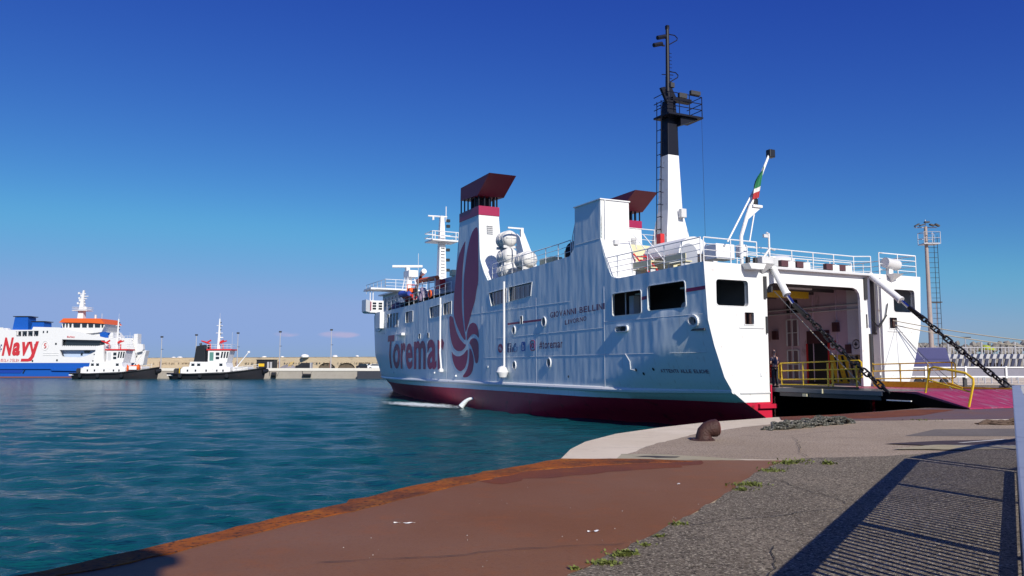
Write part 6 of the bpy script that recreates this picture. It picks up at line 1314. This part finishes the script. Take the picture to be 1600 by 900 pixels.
plate('inner_shell', [(-228, 567), (-228, 515), (90, 515), (160, 530), (176, 535), (176, 567)], NW, 9, 2.2)
plate('dark_window_band', [(97, 530), (166, 531.5), (166, 541), (97, 540.5)], GLASS, .2, 1.0)
plate('side_recess', [(94, 546.6), (157, 546.6), (139, 556.5), (128, 559), (98.5, 558)], mat('recess_blue', (.45, .55, .72), .5), .2, 1.4)
plate('open_deck_back', [(24, 517), (62, 516), (62, 526), (24, 526.5)], GLASS, .2, 1.4)
for k in range(5): x = 25 + k * 9; plate('deck_pillar', [(x - .7, 526.5), (x - .7, 516), (x + .9, 516), (x + .9, 526.5)], NW, .3, 0.1)
for k in range(9): x = 26 + k * 4.3; plate('deck_rail', [(x, 526), (x, 523.5), (x + .3, 523.5), (x + .3, 526)], NW, .1, -.05)
for a, b, w, h in ((68.5, 519, 2, 3.4), (74.5, 518.8, 2, 3.4), (89, 537.5, 2.6, 3), (92, 563, 2.4, 3), (54, 564, 2.2, 3), (54.5, 550.5, 2.2, 3), (56.5, 539.5, 2, 3), (125.5, 553.5, 3, 4), (134, 549.5, 9, 3.6), (149.5, 554, 1.5, 1.8), (149, 564.5, 4, 3)): plate('window', [(a - w / 2, b + h / 2), (a - w / 2, b - h / 2), (a + w / 2, b - h / 2), (a + w / 2, b + h / 2)], GLASS, .1, -.06 if not 95 < a < 145 else 1.3)
plate('rubbing_line', [(70, 552.4), (70, 551.9), (94, 551.9), (94, 552.4)], GREYW, -.08, 0); plate('rubbing_line', [(70, 555.6), (70, 555.1), (94, 555.1), (94, 555.6)], GREYW, -.08, 0)
for k in range(22): x = 99 + k * 3; plate('bulwark_slot', [(x, 540.8), (x, 540.2), (x + 1.3, 540.2), (x + 1.3, 540.8)], GLASS, .1, -.05)
plate('deckhouse', [(90, 531), (90, 520), (96, 517), (160, 519), (168, 529), (168, 533)], NW, 9, 1.2)
bd = plate('bridge', [(97, 520), (94, 505), (163, 506), (157, 519), (140, 521)], NW, 8, .6)
for k, (a, b) in enumerate(((96, 99.3), (101, 104), (106, 110), (112.5, 123.5), (126, 134), (136, 144), (146, 155), (156.5, 160))):
    plate('bridge_window', [(a + .8, 511.8), (a, 505.8), (b, 505.8), (b - .4, 511.8)], GLASS, .1, .5, bd)
plate('bridge_roof', [(91, 504), (97.5, 497.5), (155, 497.8), (163.5, 506.3), (141, 504.8)], ORR, 9, 0.2)
for cx_, w, t_, b_ in ((21, 26, 493, 516), (48, 22, 501, 516), (94, 18, 499, 512)):
    f = plate('funnel', [(cx_ - w * .5, b_), (cx_ - w * .38, t_ + 1.6), (cx_ + w * .42, t_ + 1.6), (cx_ + w * .46, b_)], NBL, 3.5, 3)
    plate('funnel_cap', [(cx_ - w * .45, t_ + 1.2), (cx_ - w * .5, t_), (cx_ + w * .55, t_), (cx_ + w * .48, t_ + 1.2)], BLACK, 4, 2.8, f); plate('exhaust', [(cx_ - w * .3, t_ + 2.2), (cx_ - w * .3, t_), (cx_ + w * .3, t_), (cx_ + w * .3, t_ + 2.2)], BLACK, 2, 3.5, f)
plate('funnel_deck_rail', [(-6, 516), (-4, 512.5), (6, 512.5), (8, 516)], NW, 1, 1.5)
ms = taper([(nx(117), 3, nz(498), .75, .75), (nx(117), 3, nz(485), .65, .65), (nx(117.5), 3, nz(466), .35, .35), (nx(118.5), 3, nz(452), .2, .2)], 'mast', NW, nf)
MB().bb(nx(106), nx(130), 1.5, 4.5, nz(485), nz(484)).build('platform', NW, ms)
for z in (482, 479.5): MB().tube([(nx(106), 1.5, nz(z)), (nx(130), 1.5, nz(z)), (nx(130), 4.5, nz(z)), (nx(106), 4.5, nz(z)), (nx(106), 1.5, nz(z))], .06, 4).build('platform_rail', NW, ms)
for a, b, z in ((110, 122, 474), (113, 121, 469.5), (112, 124, 466), (111, 122, 458), (115, 126, 462)): MB().tube([(nx(a), 3, nz(z)), (nx(b), 3, nz(z) + .1)], .12, 5).bb(nx(a) - .2, nx(a) + .25, 2.8, 3.2, nz(z), nz(z) + .5).build('yard', NW, ms)
MB().lathe([(.05, 0), (.45, .2), (.5, .6), (.3, .95), (.02, 1.0)], (nx(122), 3, nz(484)), 10).build('radar_dome', NW, ms)
MB().tube([(nx(149), 3, nz(498)), (nx(149), 3, nz(489))], .06, 4).tube([(nx(139), 3, nz(498)), (nx(139), 3, nz(491))], .3, 6).build('antenna', GREYW, nf)
# bow gear right of the tug
plate('bow_ramp_tower', [(206, 552), (207, 522), (213, 521.5), (213.5, 552)], NW, 2, 1); plate('bow_stay', [(196, 552), (206, 531), (207, 534), (200, 552)], NW, .5, 1)
plate('bow_deck', [(160, 532), (160, 528), (206, 528.5), (206, 532)], NW, 2, 1); plate('bow_bulwark', [(213, 556), (213, 537), (223, 538), (224, 546), (222, 549), (214, 551)], NW, 1, .5)
plate('fore_house', [(168, 567), (168, 540), (188, 541), (226, 548), (224, 556), (222, 570), (196, 573)], NW, 2, 1.5)
plate('bridge_wing', [(156, 530), (153, 518), (166, 519.5), (168, 530)], NBL, 2, .8); plate('vent_tower', [(166, 530), (170, 520), (174, 519.5), (175, 530)], NW, 1.2, 1)
for k in range(12): x = 158 + k * 4.3; plate('bow_rail', [(x, 528.5), (x, 524.5), (x + .35, 524.5), (x + .35, 528.5)], NW, .08, .9)
plate('bow_rail', [(158, 524.8), (158, 524.4), (205, 525), (205, 525.4)], NW, .08, .9)
plate('wharf_ladder', [(206, 569), (206, 549), (207.5, 549), (207.5, 569)], GREYW, .2, .2)
RNAVY = mat('lettering_red', (.55, .03, .04), .5)
def ntext(s, x0, x1, yt, yb, sh, m_, bold=0.02, dy=0):
    q = [(nx(x0 + sh), nz(yt)), (nx(x1 + sh), nz(yt)), (nx(x0), nz(yb)), (nx(x1), nz(yb))]
    return text_on(s, q, lambda a, b: (a, -.07 - dy, b), bold).build('painted_letter', m_, nf, fix=False)
ntext('N', 5.5, 19, 527.5, 556, 4, RNAVY, .045); ntext('a', 21, 33, 535, 556, 2.2, RNAVY, .045); ntext('v', 33, 46, 534.5, 556, 3.2, RNAVY, .045)
plate('painted_letter', [(47, 534), (51.5, 534), (54, 547), (52, 552)], RNAVY, -.05, -.02)
plate('painted_letter', [(58, 533.5), (62.5, 533.5), (56, 558), (52, 564), (47, 565), (35.5, 565), (36.5, 560.5), (47, 560.5), (50.5, 557)], RNAVY, -.05, -.02)
x = 4.5
for ch in "ISOLA D'ELBA":
    w = {'I': 1.0, ' ': 1.2, "'": .8}.get(ch, 2.2)
    if ch != ' ': ntext(ch, x, x + w, 560.8 if ch != "'" else 560.8, 565.2 if ch != "'" else 562.2, .5, RNAVY, .0)
    x += w + .55
ntext('BluNavy', 106, 118, 525.2, 528.6, 0, RNAVY, .02, .02)
for i in range(3):
    for j in range(4):
        if (i + j) % 2 == 0: plate('painted_check', [(-1 + i * 2, 541 + j * 3), (-1 + i * 2, 538.4 + j * 3), (.9 + i * 2, 538.4 + j * 3), (.9 + i * 2, 541 + j * 3)], NAVYP, -.04, -.02)
rg = MB().tube([(nx(72.5) + .85 * math.cos(t), -.05, nz(540.5) + 1.15 * math.sin(t)) for t in [k * math.pi / 10 for k in range(21)]], .05, 4).build('painted_emblem', GREYW, nf)
MB().tube([(nx(74), -.06, nz(537)), (nx(71.5), -.06, nz(537.5)), (nx(71.3), -.06, nz(540)), (nx(73.8), -.06, nz(541)), (nx(73.5), -.06, nz(543.5)), (nx(71), -.06, nz(544))], .13, 4).build('painted_swirl', RNAVY, nf)
